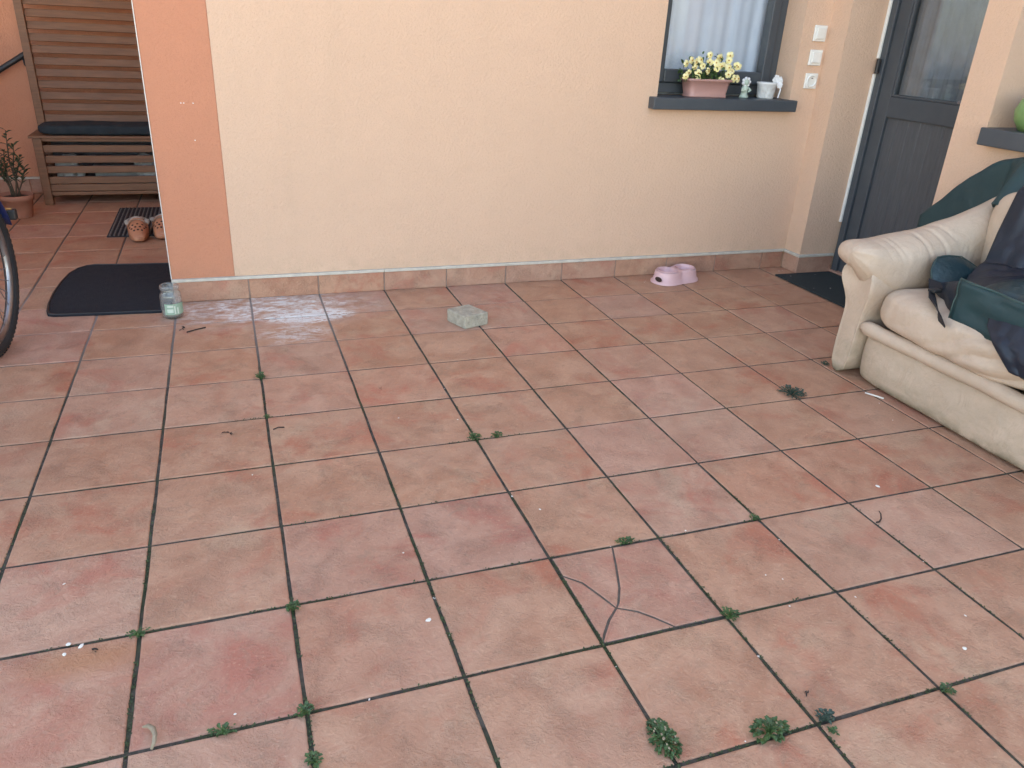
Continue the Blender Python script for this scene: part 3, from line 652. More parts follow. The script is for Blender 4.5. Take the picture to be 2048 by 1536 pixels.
def clog(x, y, ang, label):
    o = thing('clog', (x, y, .03), label, 'clog', 'pair of clogs on the ribbed mat')
    def outl(t):   # half width along the shoe, t=0 toe .. 1 heel
        return .165*(math.sin(math.pi*min(1, (t*.92+.045)))**.42)*(1-.16*max(0, t-.45)) 
    L = .86; z0 = .036
    def sec(t, zs):
        w_ = outl(t); return [(x+w_*math.cos(a), y+t*L, z0+max(0, math.sin(a))*zs+ (0 if math.sin(a) >= 0 else .0)) for a in [2*math.pi*k/20 for k in range(20)]]
    ts = [0, .012, .04, .1, .2, .3, .4, .5, .6, .7, .8, .9, .96, 1]
    def up(t): return (.06+.20*math.sin(math.pi*min(1, t/.95)*.62)) if t < .52 else None
    rz = Matrix.Translation((x, y, 0)) @ Matrix.Rotation(ang, 4, 'Z') @ Matrix.Translation((-x, -y, 0))
    n = 20
    # sole
    sole = loft([[(x+outl(t)*s*1.03, y+t*L, zz) for s, zz in ((-1, z0+.012), (-.9, z0), (.9, z0), (1, z0+.012), (1, z0+.06), (.94, z0+.075), (-.94, z0+.075), (-1, z0+.06))] for t in ts])
    b = mk('sole', xf(sole, rz), CLOG, o, True)
    # upper: a dome from toe to instep
    tt = [.0, .02, .06, .12, .2, .28, .36, .44, .5]
    def hgt(t): return .06+.255*(t/.5)**.62
    dome = loft([[(x+outl(t)*1.0*math.cos(a)*(1 if abs(math.cos(a)) > .2 else 1), y+t*L+.02*math.sin(a), z0+.05+(hgt(t)-.05)*max(0, math.sin(a))**.75) for a in [math.pi*k/16 for k in range(17)]] for t in tt], False)
    u = mk('upper', xf(dome, rz), CLOG, o, True); solid(u, .018)
    # raised sides and heel
    wall = []
    for t in [.44, .52, .6, .7, .8, .88, .94, .985]:
        wall.append((t, outl(t)))
    pathL = [Vector((x-w_, y+t*L, 0)) for t, w_ in wall]; pathR = [Vector((x+w_, y+t*L, 0)) for t, w_ in wall[::-1]]
    pts = pathL+[Vector((x, y+L*1.0, 0))]+pathR; m = len(pts)
    hh = [.27 if i in (0, m-1) else .20+.03*abs(2*i/(m-1)-1) for i in range(m)]
    sw = loft([[p_+Vector((0, 0, z0+.06)), p_+Vector((0, 0, z0+hh[i]))] for i, p_ in enumerate(pts)], False, False)
    solid(mk('heel_wall', xf(sw, rz), CLOG, o, True), .02)
    # fleece lining spilling over the opening
    ring = [Vector((x-outl(.46)*.8*math.cos(a), y+.45*L, z0+.10+.21*math.sin(a))) for a in [math.pi*k/8 for k in range(9)]]
    ring2 = [p_+Vector((0, 0, z0+hh[i]-.0)) for i, p_ in enumerate(pts)]
    cuff = join(tube([Vector((p_.x*1, p_.y, p_.z)) for p_ in ring2], .045, 8), tube([v+Vector((0, .03, .01)) for v in ring], .04, 8))
    f = mk('fleece_lining', xf(cuff, rz), FLEECE, o, True)
    fl_ = cushion(x-.13, x+.13, y+.42*L, y+.97*L, z0+.06, z0+.28, 3, 8, .04, 9); mk('insole', xf(fl_, rz), FLEECE, o, True)
    # strap over the instep
    sp = [Vector((x+outl(.5)*1.1*math.cos(a), y+.43*L, z0+.10+.225*math.sin(a))) for a in [math.pi*k/14 for k in range(15)]]
    mk('strap', xf(loft([[v+Vector((0, -.025, .0)), v+Vector((0, -.025, .012)), v+Vector((0, .025, .012)), v+Vector((0, .025, 0))] for v in sp]), rz), CLOG, o, True)
    # ventilation holes: dark beads standing in for the shade inside
    for (t, a) in [(.13, 60), (.13, 90), (.13, 120), (.21, 45), (.21, 75), (.21, 105), (.21, 135), (.29, 35), (.29, 60), (.29, 90), (.29, 120), (.29, 145)]:
        A = math.radians(a); w_ = outl(t); P = Vector((x+w_*math.cos(A), y+t*L+.02*math.sin(A), z0+.05+(hgt(t)-.05)*math.sin(A)**.75))
        nn = Vector((math.cos(A)*.7, -.45, math.sin(A))).normalized()
        mk('vent_hole_shade', xf(ball((0, 0, 0), .021, 8, (1, 1, .45), 6), rz @ Matrix.Translation(P+nn*.007) @ nn.to_track_quat('Z', 'Y').to_matrix().to_4x4()), HOLE, u)
    return o
clog(-1.735, 3.36, math.radians(5), 'orange fleece lined clog, fully seen, left of the pair')
clog(-1.375, 3.50, math.radians(-3), 'orange fleece lined clog half hidden behind the orange wall corner')

# ------------------------------------------------------------------ glass jar
jr = thing('glass_jar', (-1.03, -.68, 0), 'open glass jar with green label standing at the orange corner', 'jar')
jc = (-1.03, -.66, .002)
mk('jar_body', lathe([(0, .0), (.115, .0), (.135, .02), (.14, .06), (.14, .30), (.13, .34), (.108, .37), (.108, .385), (.118, .395), (.118, .455), (.106, .46), (.10, .455), (.10, .39), (.122, .34), (.13, .3), (.13, .07), (.12, .03), (0, .025)], jc, 32, False), JARGLASS, jr, True)
mk('thread_ring', join(*[tube([(jc[0]+.121*math.cos(a), jc[1]+.121*math.sin(a), jc[2]+zz) for a in [2*math.pi*k/24 for k in range(24)]], .006, 5, True) for zz in (.41, .435)]), JARGLASS, jr, True)
LAB1 = simple('green_paper', (.22, .34, .25), (.32, .45, .34), .6, 60); LAB2 = simple('cream_paper', (.62, .66, .58), (.5, .58, .48), .6, 60)
def lab(a0, a1, z0, z1, r=.1425):
    return grid(14, 1, lambda u, v: (jc[0]+r*math.cos(math.radians(a0+(a1-a0)*u)), jc[1]+r*math.sin(math.radians(a0+(a1-a0)*u)), jc[2]+z0+(z1-z0)*v))
lb = mk('label', lab(235, 350, .07, .22), LAB1, jr, True)
mk('label_panel', lab(248, 280, .10, .15, .1435), LAB2, lb, True); mk('label_panel', lab(285, 292, .08, .19, .1435), LAB2, lb, True); mk('label_panel', lab(300, 308, .08, .17, .1435), LAB2, lb, True); mk('label_panel', lab(250, 282, .175, .2, .1435), LAB2, lb, True)
mk('dregs', lathe([(0, .03), (.118, .032), (.126, .06), (.126, .09), (0, .092)], jc, 24, False), simple('murky_water', (.26, .27, .22), rough=.15), jr, True)

# ------------------------------------------------------------------ paver, pet bowl, right mat
pq = [(2.60, -1.60), (2.755, -1.985), (3.13, -1.86), (2.955, -1.47)]
pv = mk('paving_stone', bev(loft([[(x, y, .003) for x, y in pq], [(x, y, .188) for x, y in pq]]), .014, 2), PAVER, None, org=(2.86, -1.72, .003))
tag(pv, 'small grey concrete paving stone lying on the tiles in mid patio', 'paving stone')

pb = thing('pet_bowl', (6.97, -.42, 0), 'pink plastic double pet bowl on the floor by the skirting', 'pet bowl')
bc = Vector((6.97, -.46)); ang = math.radians(14)
def stad(hl, r, z, n=10, waist=0.0):
    pts = []
    for s_, a0 in ((1, -90), (-1, 90)):
        for k in range(n+1):
            a = math.radians(a0+180*k/n); pts.append((s_*hl+r*math.cos(a), r*math.sin(a)))
        for k in range(1, 10): pts.append((s_*hl*(1-k/5), s_*r))
    return [(x, y*(1-waist*math.exp(-(x/.075)**2)), z) for x, y in pts]
MB_ = Matrix.Translation((bc.x, bc.y, 0)) @ Matrix.Rotation(ang, 4, 'Z')
n = 22
outer = loft([stad(.225, .25, .004, 10, .04), stad(.225, .245, .03, 10, .05), stad(.225, .218, .042, 10, .08), stad(.215, .20, .17, 10, .2), stad(.21, .198, .19, 10, .22), stad(.205, .186, .2, 10, .22)], True, False)
body = mk('bowl_body', xf(outer, MB_), BOWL, pb, True)
def bowlz(x, y):
    d = min(math.hypot(x-.205, y), math.hypot(x+.205, y)); rim = .022*math.exp(-((d-.172)/.016)**2)
    return .198+rim-(.115*(1-(d/.165)**5) if d < .165 else 0)
tops = [[(x, y, bowlz(x, y)) for x, y, _ in stad(.205, .186*(1-t/26), 0, 10, .22)] for t in range(0, 27)]
mk('dishes', xf(loft(tops, True, False), MB_), BOWL, pb, True)
mk('grip_hole_shade', xf(ball((-.435, -.05, .085), .075, 12, (.25, 1.1, .55)), MB_), HOLE, pb, True)  # dark bead painting the shade of a hand hole; the body is uncut
m2 = mk('door_mat', slab([(9.0, -2.75), (10.18, -2.75), (10.18, -.58), (9.0, -.55)], .003, .03, .008), MATGRN, None, org=(9.6, -1.6, .003)); tag(m2, 'dark green rectangular mat in front of the dark door', 'mat')

# ------------------------------------------------------------------ sofa (faces left, its back to the side wall)
sf = thing('sofa', (8.2, -6.9, 0), 'cream leather sofa with rolled arms standing along the right wall', 'sofa')
SY0, SY1 = -4.58, -9.2
def basefn(q, u):
    if u.x < -.2: q.x -= .03*math.sin(max(0, min(1, q.z/.62))*math.pi)+.012*n3(q.y*2, q.z*3, 1)
    return q
mk('base', cushion(7.13, 9.2, SY1, SY0-.01, .004, .64, 14, 24, .006, 3, basefn), LEATHER, sf, True)
rollp = [(7.10+.012*n3(y*2, 0, 4), y, .70+.012*n3(y*1.5, 3, 0)) for y in [SY0-.02+(SY1-SY0+.04)*k/40 for k in range(41)]]
mk('front_roll', tube(rollp, [.04]+[.088+.006*n3(k*.7, 0, 0) for k in range(39)]+[.04], 14), LEATHER, sf, True)
def seatfn(a, b):
    def f(q, u):
        w_ = n3(q.x*3, q.y*1.1, 5)*.02
        ym = (a+b)/2; e = abs(q.y-ym)/abs(b-ym)
        if u.z > 0: q.z += .05*(1-e*e)*u.z-.02*u.z
        # pulled creases running in from the seams
        cr = (abs(math.sin(q.y*9+q.x*7+2.2*n3(q.x*2, q.y*2, 0)))-.6)*.020*max(0, e-.25)
        q.z += (w_*.6+cr)*max(0, u.z); q.x += (w_+cr*1.4)*min(0, u.x)
        sd2 = max(0, q.y-b); fold = 1.5*math.exp(-sd2/.85)*(abs(math.sin(11*(q.z*1.25-q.x*.55+.55*sd2)+1.5*n3(q.x*3, q.y*2, q.z*3)))-.55)*.045
        q.x += fold*min(0, u.x)*1.2; q.z += fold*max(0, u.z)
        sag = .045*max(0, -u.x)*math.exp(-((q.y-b)/.5)**2); q.z -= sag
        return q
    return f
for a, b in ((-4.66, -6.95), (-6.97, -9.16)):
    mk('seat_cushion', cushion(6.97, 8.75, b, a, .735, 1.27, 4.0, 58, .02, 2.5, seatfn(a, b)), LEATHER, sf, True)
for a, b in ((-4.66, -6.95), (-6.97, -9.16)):
    mk('back_cushion', cushion(8.45, 9.15, b, a, 1.2, 2.45, 4, 20, .02, 2.5), LEATHER, sf, True)
mk('back_frame', cushion(8.95, 9.38, SY1, SY0+.25, .02, 2.35, 7, 16, .01, 2), LEATHER, sf, True)
def arm(sgn, yref):
    """sgn=+1: the far arm (its outer side faces +y)"""
    def Y(d): return yref+sgn*d
    # lower panel with a bulb at the front top
    prof = [(-.02, 0), (.26, 0), (.275, .25), (.27, .6), (.225, .9), (.265, 1.06), (.345, 1.22), (.36, 1.36), (.25, 1.5), (-.04, 1.5), (-.16, 1.40), (-.19, 1.22), (-.14, 1.05), (-.06, .87), (-.02, .5)]
    secs = []
    for x, k in ((7.045, .86), (7.02, .95), (7.03, 1.0), (7.4, 1.0), (8.4, 1.0), (9.3, 1.0)):
        secs.append([(x-.10*math.exp(-((z-1.28)/.24)**2), Y(.1+(d-.1)*k), .004+z*(.97+.03*k)) for d, z in prof])
    p1 = mk('arm_panel', loft(secs), LEATHER, sf, True); subd(p1, 1)
    # padded top: a soft roll rising to the back
    def zt(x):
        t = max(0, min(1, (x-6.7)/2.4)); return 1.73+.05*t+.51*t**2.1
    secs = []; N = 44
    xs_ = [6.745, 6.75, 6.76, 6.775, 6.79, 6.81, 6.84, 6.88, 6.92, 6.96]+[6.97+.018*k for k in range(1, 119)]+[9.12, 9.16]
    for x in xs_:
        e = min(1, max(.02, 1-((6.96-x)/.2155)**2))**.5 if x < 6.96 else 1.0
        if x > 9.1: e = .9 if x < 9.14 else .6
        t = max(0, (x-6.96)/2.2)
        top = zt(x); sm = min(1, max(0, (x-6.74)/.62)); low_in = 1.40-.40*sm*sm*(3-2*sm); low_out = 1.40-.15*t
        wi, wo = .20+.09*min(1, max(0, (x-6.8)/.6))-.13*max(0, t-.3), .36-.10*t
        ring = []
        for k in range(N):
            a = 2*math.pi*k/N; ca, sa = math.cos(a), math.sin(a)
            d = .08+(wo*ca if ca > 0 else wi*ca*1.15); lo = low_out if ca > 0 else low_in
            zc = (top+lo)/2+(.06 if ca < 0 else 0); hz = (top-zc) if sa > 0 else (zc-lo)
            zz = zc+hz*(abs(sa)**.72)*(1 if sa > 0 else -1)
            d = .08+(d-.08)*(.6+.4*(abs(ca)**.5)) if abs(ca) > 1e-3 else d
            # cross creases of the slack leather
            cr = 0
            for cx_, am, sl_ in ((7.05, .007, .6), (7.19, .010, .5), (7.27, .008, .46), (7.60, .019, .36), (7.83, .021, .30)):
                off = x-cx_-sl_*(top-zz)+.05*n3(zz*3, cx_*3, 0); wt = max(0, .1+max(0, sa)*.6+max(0, -ca)*.75)*max(0, 1-1.4*max(0, (top-zz)-.25))
                cr -= am*math.exp(-(off/.017)**2)*wt; cr += am*.25*math.exp(-((off-.04)/.03)**2)*wt
            cr += .018*n3(x*2.2, zz*2.2, 3.3)
            cr += .010*n3(x*3, a*1.2, 2)
            # gathers fanning out of the front fold
            if x < 7.45: cr += .020*(abs(math.sin(a*6.5+n3(x*3, a, 0)*1.8+x*1.5))-.5)*max(0, 1-(x-6.7)/.75)*max(0, -ca+.25)*min(1, (x-6.7)/.12)
            # seam outlining the rear wing
            cr -= .026*math.exp(-((x-(7.98+.75*(top-zz)))/.016)**2)*(1 if ca < .3 else 0)
            ring.append((x, Y(.08+(d-.08)*e+cr*ca), zc+(zz-zc)*e+cr*sa))
        secs.append(ring)
    mk('arm_pad', loft(secs), LEATHER, sf, True)
    # piping along the wing's rear edge
    if sgn > 0:
        mk('piping', tube([(9.06, Y(.02), 2.2), (8.99, Y(-.06), 2.05), (8.93, Y(-.11), 1.8), (8.88, Y(-.12), 1.55), (8.8, Y(-.12), 1.38), (8.68, Y(-.1), 1.27)], .022, 8), LEATHER, sf, True)
arm(1, -4.58); arm(-1, -9.2)

# ------------------------------------------------------------------ covers and bag on the sofa
def cov(u, v):
    y = -3.22-5.4*u
    top = 2.66-.95*max(0, (-3.22-y < 1.15))*(1-max(0, min(1, (-3.22-y)/1.15)))**1.35+.06*n3(y*1.6, 0, 7)
    over = min(1, max(.0, (-4.35-y)/.35))
    # section: up from behind, over the top, down the front
    s = v*3
    if s < 1: P = Vector((9.42, y, top-.95*(1-s)-.06)) if y < -4.2 else Vector((9.40, y, max(.9, top-.7*(1-s))-.06))
    elif s < 2: P = Vector((9.42-(.30+.18*over)*(s-1), y, top+.02*math.sin((s-1)*math.pi)))
    else: P = Vector((9.12-.18*over-.36*over*(s-2)**.8, y, top-(.7-.2*over)*(s-2)))
    f = .05*n3(y*2.2, v*3, 1)+.03*n3(y*5, v*6, 4)+.04*(.3-abs(n3(y*3.2+v*2, v*5, 7)))
    return P+Vector((-.3*abs(f)-.02, f*.4, f*.5))
cvr = mk('furniture_cover', grid(110, 48, cov), TARP, None, True, org=(9.2, -6, 1.4)); solid(cvr, .02)
tag(cvr, 'dark green waterproof cover draped over the sofa back', 'cover')

def coatp(v):
    pts = [Vector((8.98, 0, 2.62)), Vector((8.52, 0, 2.40)), Vector((8.40, 0, 1.9)), Vector((8.30, 0, 1.58)), Vector((8.0, 0, 1.44)), Vector((7.5, 0, 1.42)), Vector((7.1, 0, 1.40)), Vector((6.93, 0, 1.24)), Vector((6.91, 0, 1.02))]
    s = v*(len(pts)-1); i = min(int(s), len(pts)-2); return pts[i].lerp(pts[i+1], s-i)
def coat(u, v):
    P = coatp(v); yl = [-4.95, -5.02, -5.02, -5.06, -5.12, -5.5, -6.15, -6.45, -6.75]; s = v*8; i = min(int(s), 7); y0 = yl[i]+(yl[i+1]-yl[i])*(s-i)
    y = y0+(-8.3-y0)*u; ed = min(1, u*14)
    f = .10*n3(y*1.7, v*3.2, 2)+.06*n3(y*3.6, v*7, 6)+.05*(.3-abs(n3(y*4.5+v*3, v*9-y, 9)))
    nn = Vector((-.8, 0, .35)) if v < .4 else Vector((-.2, 0, 1)) if v < .8 else Vector((-1, 0, .1))
    bulge = .16*math.sin(min(1, u*2.2)*math.pi*.5)*math.exp(-((v-.52)/.22)**2)
    return P+Vector((0, y, 0))+nn*(.03+(abs(f)+bulge)*ed)+Vector((0, f*.4*ed, 0))
ct = mk('coat', grid(110, 84, coat), NAVY, None, True, org=(8.0, -6.6, 1.28)); solid(ct, .02)
tag(ct, 'crumpled navy nylon coat heaped on the sofa seat and back', 'coat')

bg_ = thing('travel_bag', (7.9, -6.2, 1.28), 'dark green waterproof bag with black strap lying on the sofa seat', 'bag')
def bagfn(q, u):
    q.z += .05*n3(q.x*3, q.y*3, 1); q.x += .035*n3(q.y*4, q.z*5, 3)*(-u.x); return q
mk('bag_body', cushion(7.10, 8.3, -8.1, -5.80, 1.22, 1.70, 5, 22, .02, 3, bagfn), DKGRN, bg_, True)
fp = lambda u, v: (7.06-.03*math.sin(u*math.pi)+.03*n3(u*6, v*4, 1), -5.79-1.7*u, 1.20+.46*v-.03*u)
solid(mk('front_pocket', grid(26, 8, fp), TARP, bg_, True), .02)
mk('piping', join(tube([fp(0, k/8) for k in range(9)], .014, 6), tube([Vector(fp(k/20, 1))+Vector((0, 0, .005)) for k in range(21)], .014, 6), tube([Vector(fp(k/20, 0)) for k in range(21)], .012, 6)), PIPING, bg_, True)
# side gusset between pocket and flap
def gus(u, v):
    a = Vector((7.10, -5.79, 1.64)).lerp(Vector((7.66, -4.99, 1.33)), u); b = Vector((7.12, -5.78, 1.27)).lerp(Vector((7.52, -5.12, 1.27)), u)
    return a.lerp(b, v)+Vector((-.02, .0, 0))*math.sin(v*3.1)+Vector((.03*n3(u*4, v*3, 0), .02*n3(u*3, v*4, 5), 0))
solid(mk('side_panel', grid(16, 8, gus), NAVY, bg_, True), .025)
# rounded flap standing up against the arm
fo = [(7.48, 1.36), (7.49, 1.52), (7.60, 1.65), (7.78, 1.66), (7.97, 1.64), (8.12, 1.56), (8.30, 1.46), (8.52, 1.40), (8.4, 1.27), (8.0, 1.24), (7.75, 1.24), (7.58, 1.27)]
fc = Vector((7.9, 1.42))
def fpt(p, k, d): q = Vector(p).lerp(fc, k); return (q.x, -4.93-d-(1.63-q.y)*.45+.02*n3(q.x*4, q.y*4, 0), q.y)
flp = mk('flap', loft([[fpt(p, 0, 0) for p in fo], [fpt(p, -.02, .025) for p in fo], [fpt(p, .06, .07) for p in fo], [fpt(p, .35, .13) for p in fo], [fpt(p, .7, .16) for p in fo], [fpt(p, .97, .165) for p in fo]], True, True), DKGRN, bg_, True); subd(flp, 2)
mk('flap_edge', tube([fpt(p, .01, .045) for p in fo[:8]], .006, 6), PIPING, bg_, True)
def ribbon(path, wv, th=.012):
    P = [Vector(p) for p in path]; W_ = [Vector(q) for q in wv]
    return loft([[p-q, p-q+Vector((0, 0, th)), p+q+Vector((0, 0, th)), p+q] for p, q in zip(P, W_)])
strp = mk('strap', ribbon([(7.55, -5.35, 1.36), (7.38, -5.22, 1.40), (7.24, -5.27, 1.40), (7.14, -5.42, 1.355), (7.05, -5.58, 1.315), (6.99, -5.72, 1.24), (6.95, -5.80, 1.17)], [(.05, .12, 0), (.03, .13, .02), (.09, .09, .01), (.10, .06, 0), (.09, .08, 0), (.08, .10, 0), (.07, .12, 0)], .022), STRAP, bg_)
mk('buckle', bbox(7.13, 7.25, -5.46, -5.36, 1.385, 1.425, .012), BLACKP, strp)

# ------------------------------------------------------------------ bicycle at the left edge
bk = thing('bicycle', (-3.1, -3.1, 0), 'blue bicycle, only its rear wheel showing at the left edge', 'bicycle')
BD = Vector((math.cos(math.radians(84)), math.sin(math.radians(84)), 0)); BN = Vector((-BD.y, BD.x, 0))
HUB = Vector((-2.905, -1.6, .985)); R0 = .985
def bp(s, z, o=0.0): return Vector((HUB.x, HUB.y, 0))+BD*s+BN*o+Vector((0, 0, z))
def wheel(s0):
    c = lambda r, a, o=0: bp(s0+r*math.cos(a), R0+r*math.sin(a), o)
    m = 56; rim = loft([[c(R0-.15, a, -.035), c(R0-.12, a, -.04), c(R0-.12, a, .04), c(R0-.15, a, .035), c(R0-.19, a, .012), c(R0-.19, a, -.012)] for a in [2*math.pi*k/m for k in range(m+1)]], True, False)
    wh = mk('wheel', rim, STEEL, bk, True)
    tv = tube([c(R0-.075, 2*math.pi*k/m) for k in range(m)], .075, 12, True); mk('tyre', tv, TYRE, wh, True)
    kn = []
    for k in range(84):
        a = 2*math.pi*k/84
        for o_ in (-.045, 0, .045):
            b_ = (.006 if k % 2 else 0); P = c(R0-.01-abs(o_)*.35, a+b_, o_); t = Vector((0, 0, 0))
            d = (c(R0, a)-c(0, a)).normalized(); tt = (c(R0, a+.02)-c(R0, a)).normalized()
            q = [P+tt*i*.016+BN*j*.014+d*h for h in (-.01, .014) for i, j in ((-1,-1),(1,-1),(1,1),(-1,1))]
            kn.append((q, [[0,3,2,1],[4,5,6,7],[0,1,5,4],[1,2,6,5],[2,3,7,6],[3,0,4,7]]))
    mk('tread', join(*kn), TYRE, wh)['kind'] = 'stuff'
    mk('hub', tube([c(0, 0, -.16), c(0, 0, .16)], .05, 12), STEEL, wh)
    sp = []
    for k in range(32):
        a = 2*math.pi*k/32; sgn = 1 if k % 2 else -1
        sp.append(tube([c(.05, a+.9*(1 if k % 4 < 2 else -1), .08*sgn), c(R0-.18, a, .005*sgn)], .005, 4))
    mk('spokes', join(*sp), STEEL, wh)
    return wh
wheel(0); wheel(-3.15)
mk('frame', join(tube([bp(-1.3, .85), bp(-1.62, 2.25)], .05, 10), tube([bp(-1.3, .85), bp(-2.72, 1.95)], .055, 10), tube([bp(-1.55, 2.05), bp(-2.68, 2.2)], .05, 10), tube([bp(-2.62, 2.4), bp(-2.78, 1.8)], .055, 10),
    *[tube([bp(-.0, R0, o*.16), bp(-.35, 1.35, o*.14), bp(-1.2, 1.9, o*.08), bp(-1.58, 2.1, o*.03)], .028, 8) for o in (-1, 1)], *[tube([bp(0, R0, o*.16), bp(-1.2, .87, o*.1)], .03, 8) for o in (-1, 1)]), BLUEP, bk, True)
mk('fork', join(*[tube([bp(-3.15, R0, o*.13), bp(-2.95, 1.5, o*.13), bp(-2.84, 1.85, o*.1), bp(-2.80, 1.88, 0)], .032, 8) for o in (-1, 1)]), BLUEP, bk, True)
mk('saddle', xf(cushion(-.4, .38, -.2, .2, -.07, .07, 2.6, 8, 0), Matrix.Translation(bp(-1.68, 2.72)) @ Matrix.Rotation(math.radians(84), 4, 'Z')), BLACKP, bk, True)
mk('seat_post', tube([bp(-1.6, 2.2), bp(-1.68, 2.68)], .035, 8), STEEL, bk)
mk('handlebar', tube([bp(-2.75, 2.75, -.9), bp(-2.7, 2.78, -.3), bp(-2.66, 2.7, 0), bp(-2.7, 2.78, .3), bp(-2.75, 2.75, .9)], .035, 8), BLACKP, bk, True)
mk('stem', tube([bp(-2.61, 2.38), bp(-2.66, 2.7)], .04, 8), BLACKP, bk)
gp_ = [(math.radians(20+k*8)) for k in range(17)]
mg = mk('mudguard', loft([[bp((R0+.05)*math.cos(a), R0+(R0+.05)*math.sin(a), o)+Vector((0, 0, -.02*abs(o)*10)) for o in (-.10, -.05, 0, .05, .10)] for a in gp_], False, False), BLUEP, bk, True); solid(mg, .012)
a_ = math.radians(24); pr = bp((R0+.12)*math.cos(a_), R0+(R0+.12)*math.sin(a_))
mk('tail_lamp', bev(box(pr.x-.05, pr.x+.16, pr.y-.05, pr.y+.06, pr.z-.06, pr.z+.07), .02, 2), BLACKP, bk)
mk('reflector', tube([(pr.x+.05, pr.y+.061, pr.z+.005), (pr.x+.05, pr.y+.075, pr.z+.005)], .05, 12), REDREF, bk)
mk('lamp_bracket', tube([(pr.x+.12, pr.y-.02, pr.z+.075), (pr.x-.18, pr.y-.12, pr.z+.10)], .016, 6), REDREF, bk)
mk('crank', join(tube([bp(-1.3, .85, .1), bp(-1.3, .85, -.1)], .1, 12), tube([bp(-1.3, .85, -.12), bp(-1.75, .7, -.14)], .025, 6), tube([bp(-1.3, .85, .12), bp(-.85, 1.0, .14)], .025, 6)), STEEL, bk)

# ------------------------------------------------------------------ weeds, moss, petals, twigs
def weed(x, y, r, nleaf, h, label, mat=LEAFW, seed=0, stretch=(1, 1), ls=.05, buds=0):
    rn = random.Random(seed+100); o = thing('weed', (x, y, -.01), label, 'weed', 'weeds growing in the tile joints')
    L, St = [], []
    for k in range(int(nleaf*1.7)):
        a = rn.uniform(0, 6.283); rr = r*(.85 if r < .08 else 1)*rn.random()**.62; px, py = x+rr*math.cos(a)*stretch[0], y+rr*math.sin(a)*stretch[1]
        pz = .004+h*(1-(rr/r)**2*.75)*rn.uniform(.25, 1)
        d = Vector((math.cos(a), math.sin(a), rn.uniform(-.1, .7))); s = ls*rn.uniform(.35, 1.05)*.66
        L.append(leaf_quad(Vector((px, py, pz)), d+rv(rn)*.5, Vector((0, 0, 1)), s, s*.8))
        if k % 3 == 0: St.append(tube([(x+(px-x)*.2, y+(py-y)*.2, -.012), ((x+px)/2, (y+py)/2, pz*.7), (px, py, pz)], .0045, 4))
    mk('leaves', join(*L), mat, o); mk('stems', join(*St), mat, o)
    for k in range(buds):
        a = rn.uniform(0, 6.283); rr = r*.85*math.sqrt(rn.random())
        mk('bud', ball((x+rr*math.cos(a)*stretch[0], y+rr*math.sin(a)*stretch[1], .02+h*(1-(rr/r)**2*.7)), rn.uniform(.004, .007), 6, (1, 1.6, 1)), DRY, o)
    return o
weed(2.0, -8.83, .105, 130, .07, 'largest trailing weed with pale buds in the joint at the lower middle', LEAFW, 1, (.7, 1.25), .055, 14)
weed(2.66, -8.97, .095, 60, .08, 'bright clover clump in the joint right of the largest weed', LEAFW, 2, (1.15, .75), .07, 3)
weed(3.07, -8.985, .055, 36, .05, 'small weed at the joint crossing right of the clover clump', LEAFB, 3)
weed(3.045, -9.09, .03, 14, .03, 'tiny yellowish sprout just below the crossing right of the clover', LEAFW, 31, (1, 1), .04)
weed(6.02, -4.86, .15, 90, .07, 'bluish spreading weed on the tiles in front of the sofa', LEAFB, 4, (1, 1.1), .06)
weed(0.0, -2.99, .055, 40, .06, 'small weed at the joint crossing below the white lime stain', LEAFW, 5)
weed(1.985, -4.97, .06, 44, .04, 'low weed at the joint crossing in the middle of the patio', LEAFW, 6, (1.2, .9))
weed(2.22, -4.985, .05, 28, .035, 'low weed strip just right of the middle joint crossing', LEAFW, 7, (1.4, .7))
weed(2.68, -6.99, .055, 34, .03, 'flat weed in the joint above the cracked tile', LEAFW, 8, (1.5, .7))
weed(3.02, -8.01, .065, 40, .06, 'weed at the joint crossing right of the cracked tile', LEAFW, 9)
weed(-1.01, -7.01, .06, 30, .025, 'flat moss like weed at the joint crossing near the orange scuff', LEAFW, 10, (1.4, .8), .035)
weed(0.01, -7.04, .045, 30, .045, 'small weed at the joint crossing left of the lower middle', LEAFW, 11)
weed(-.48, -8.0, .06, 34, .03, 'low weed in the joint near the curled twig', LEAFW, 12, (1.5, .7), .04)
weed(-.01, -8.0, .05, 30, .04, 'small weed at the crossing below the lower left petals', LEAFW, 13)
weed(.005, -4.01, .03, 18, .03, 'tiny weed at the crossing one tile below the lime stain weed', LEAFW, 14, (1, 1), .035)
weed(3.96, -6.99, .04, 20, .03, 'tiny weed at the crossing above right of the cracked tile', LEAFW, 15, (1, 1), .04)
weed(4.02, -9.04, .05, 26, .03, 'small weed at the crossing near the lower right corner', LEAFW, 16)
weed(7.06, -4.20, .05, 24, .03, 'small weed growing at the foot of the sofa arm', LEAFB, 17)
weed(0.0, -8.36, .04, 24, .04, 'small weed in the joint at the bottom edge of the picture', LEAFW, 18)
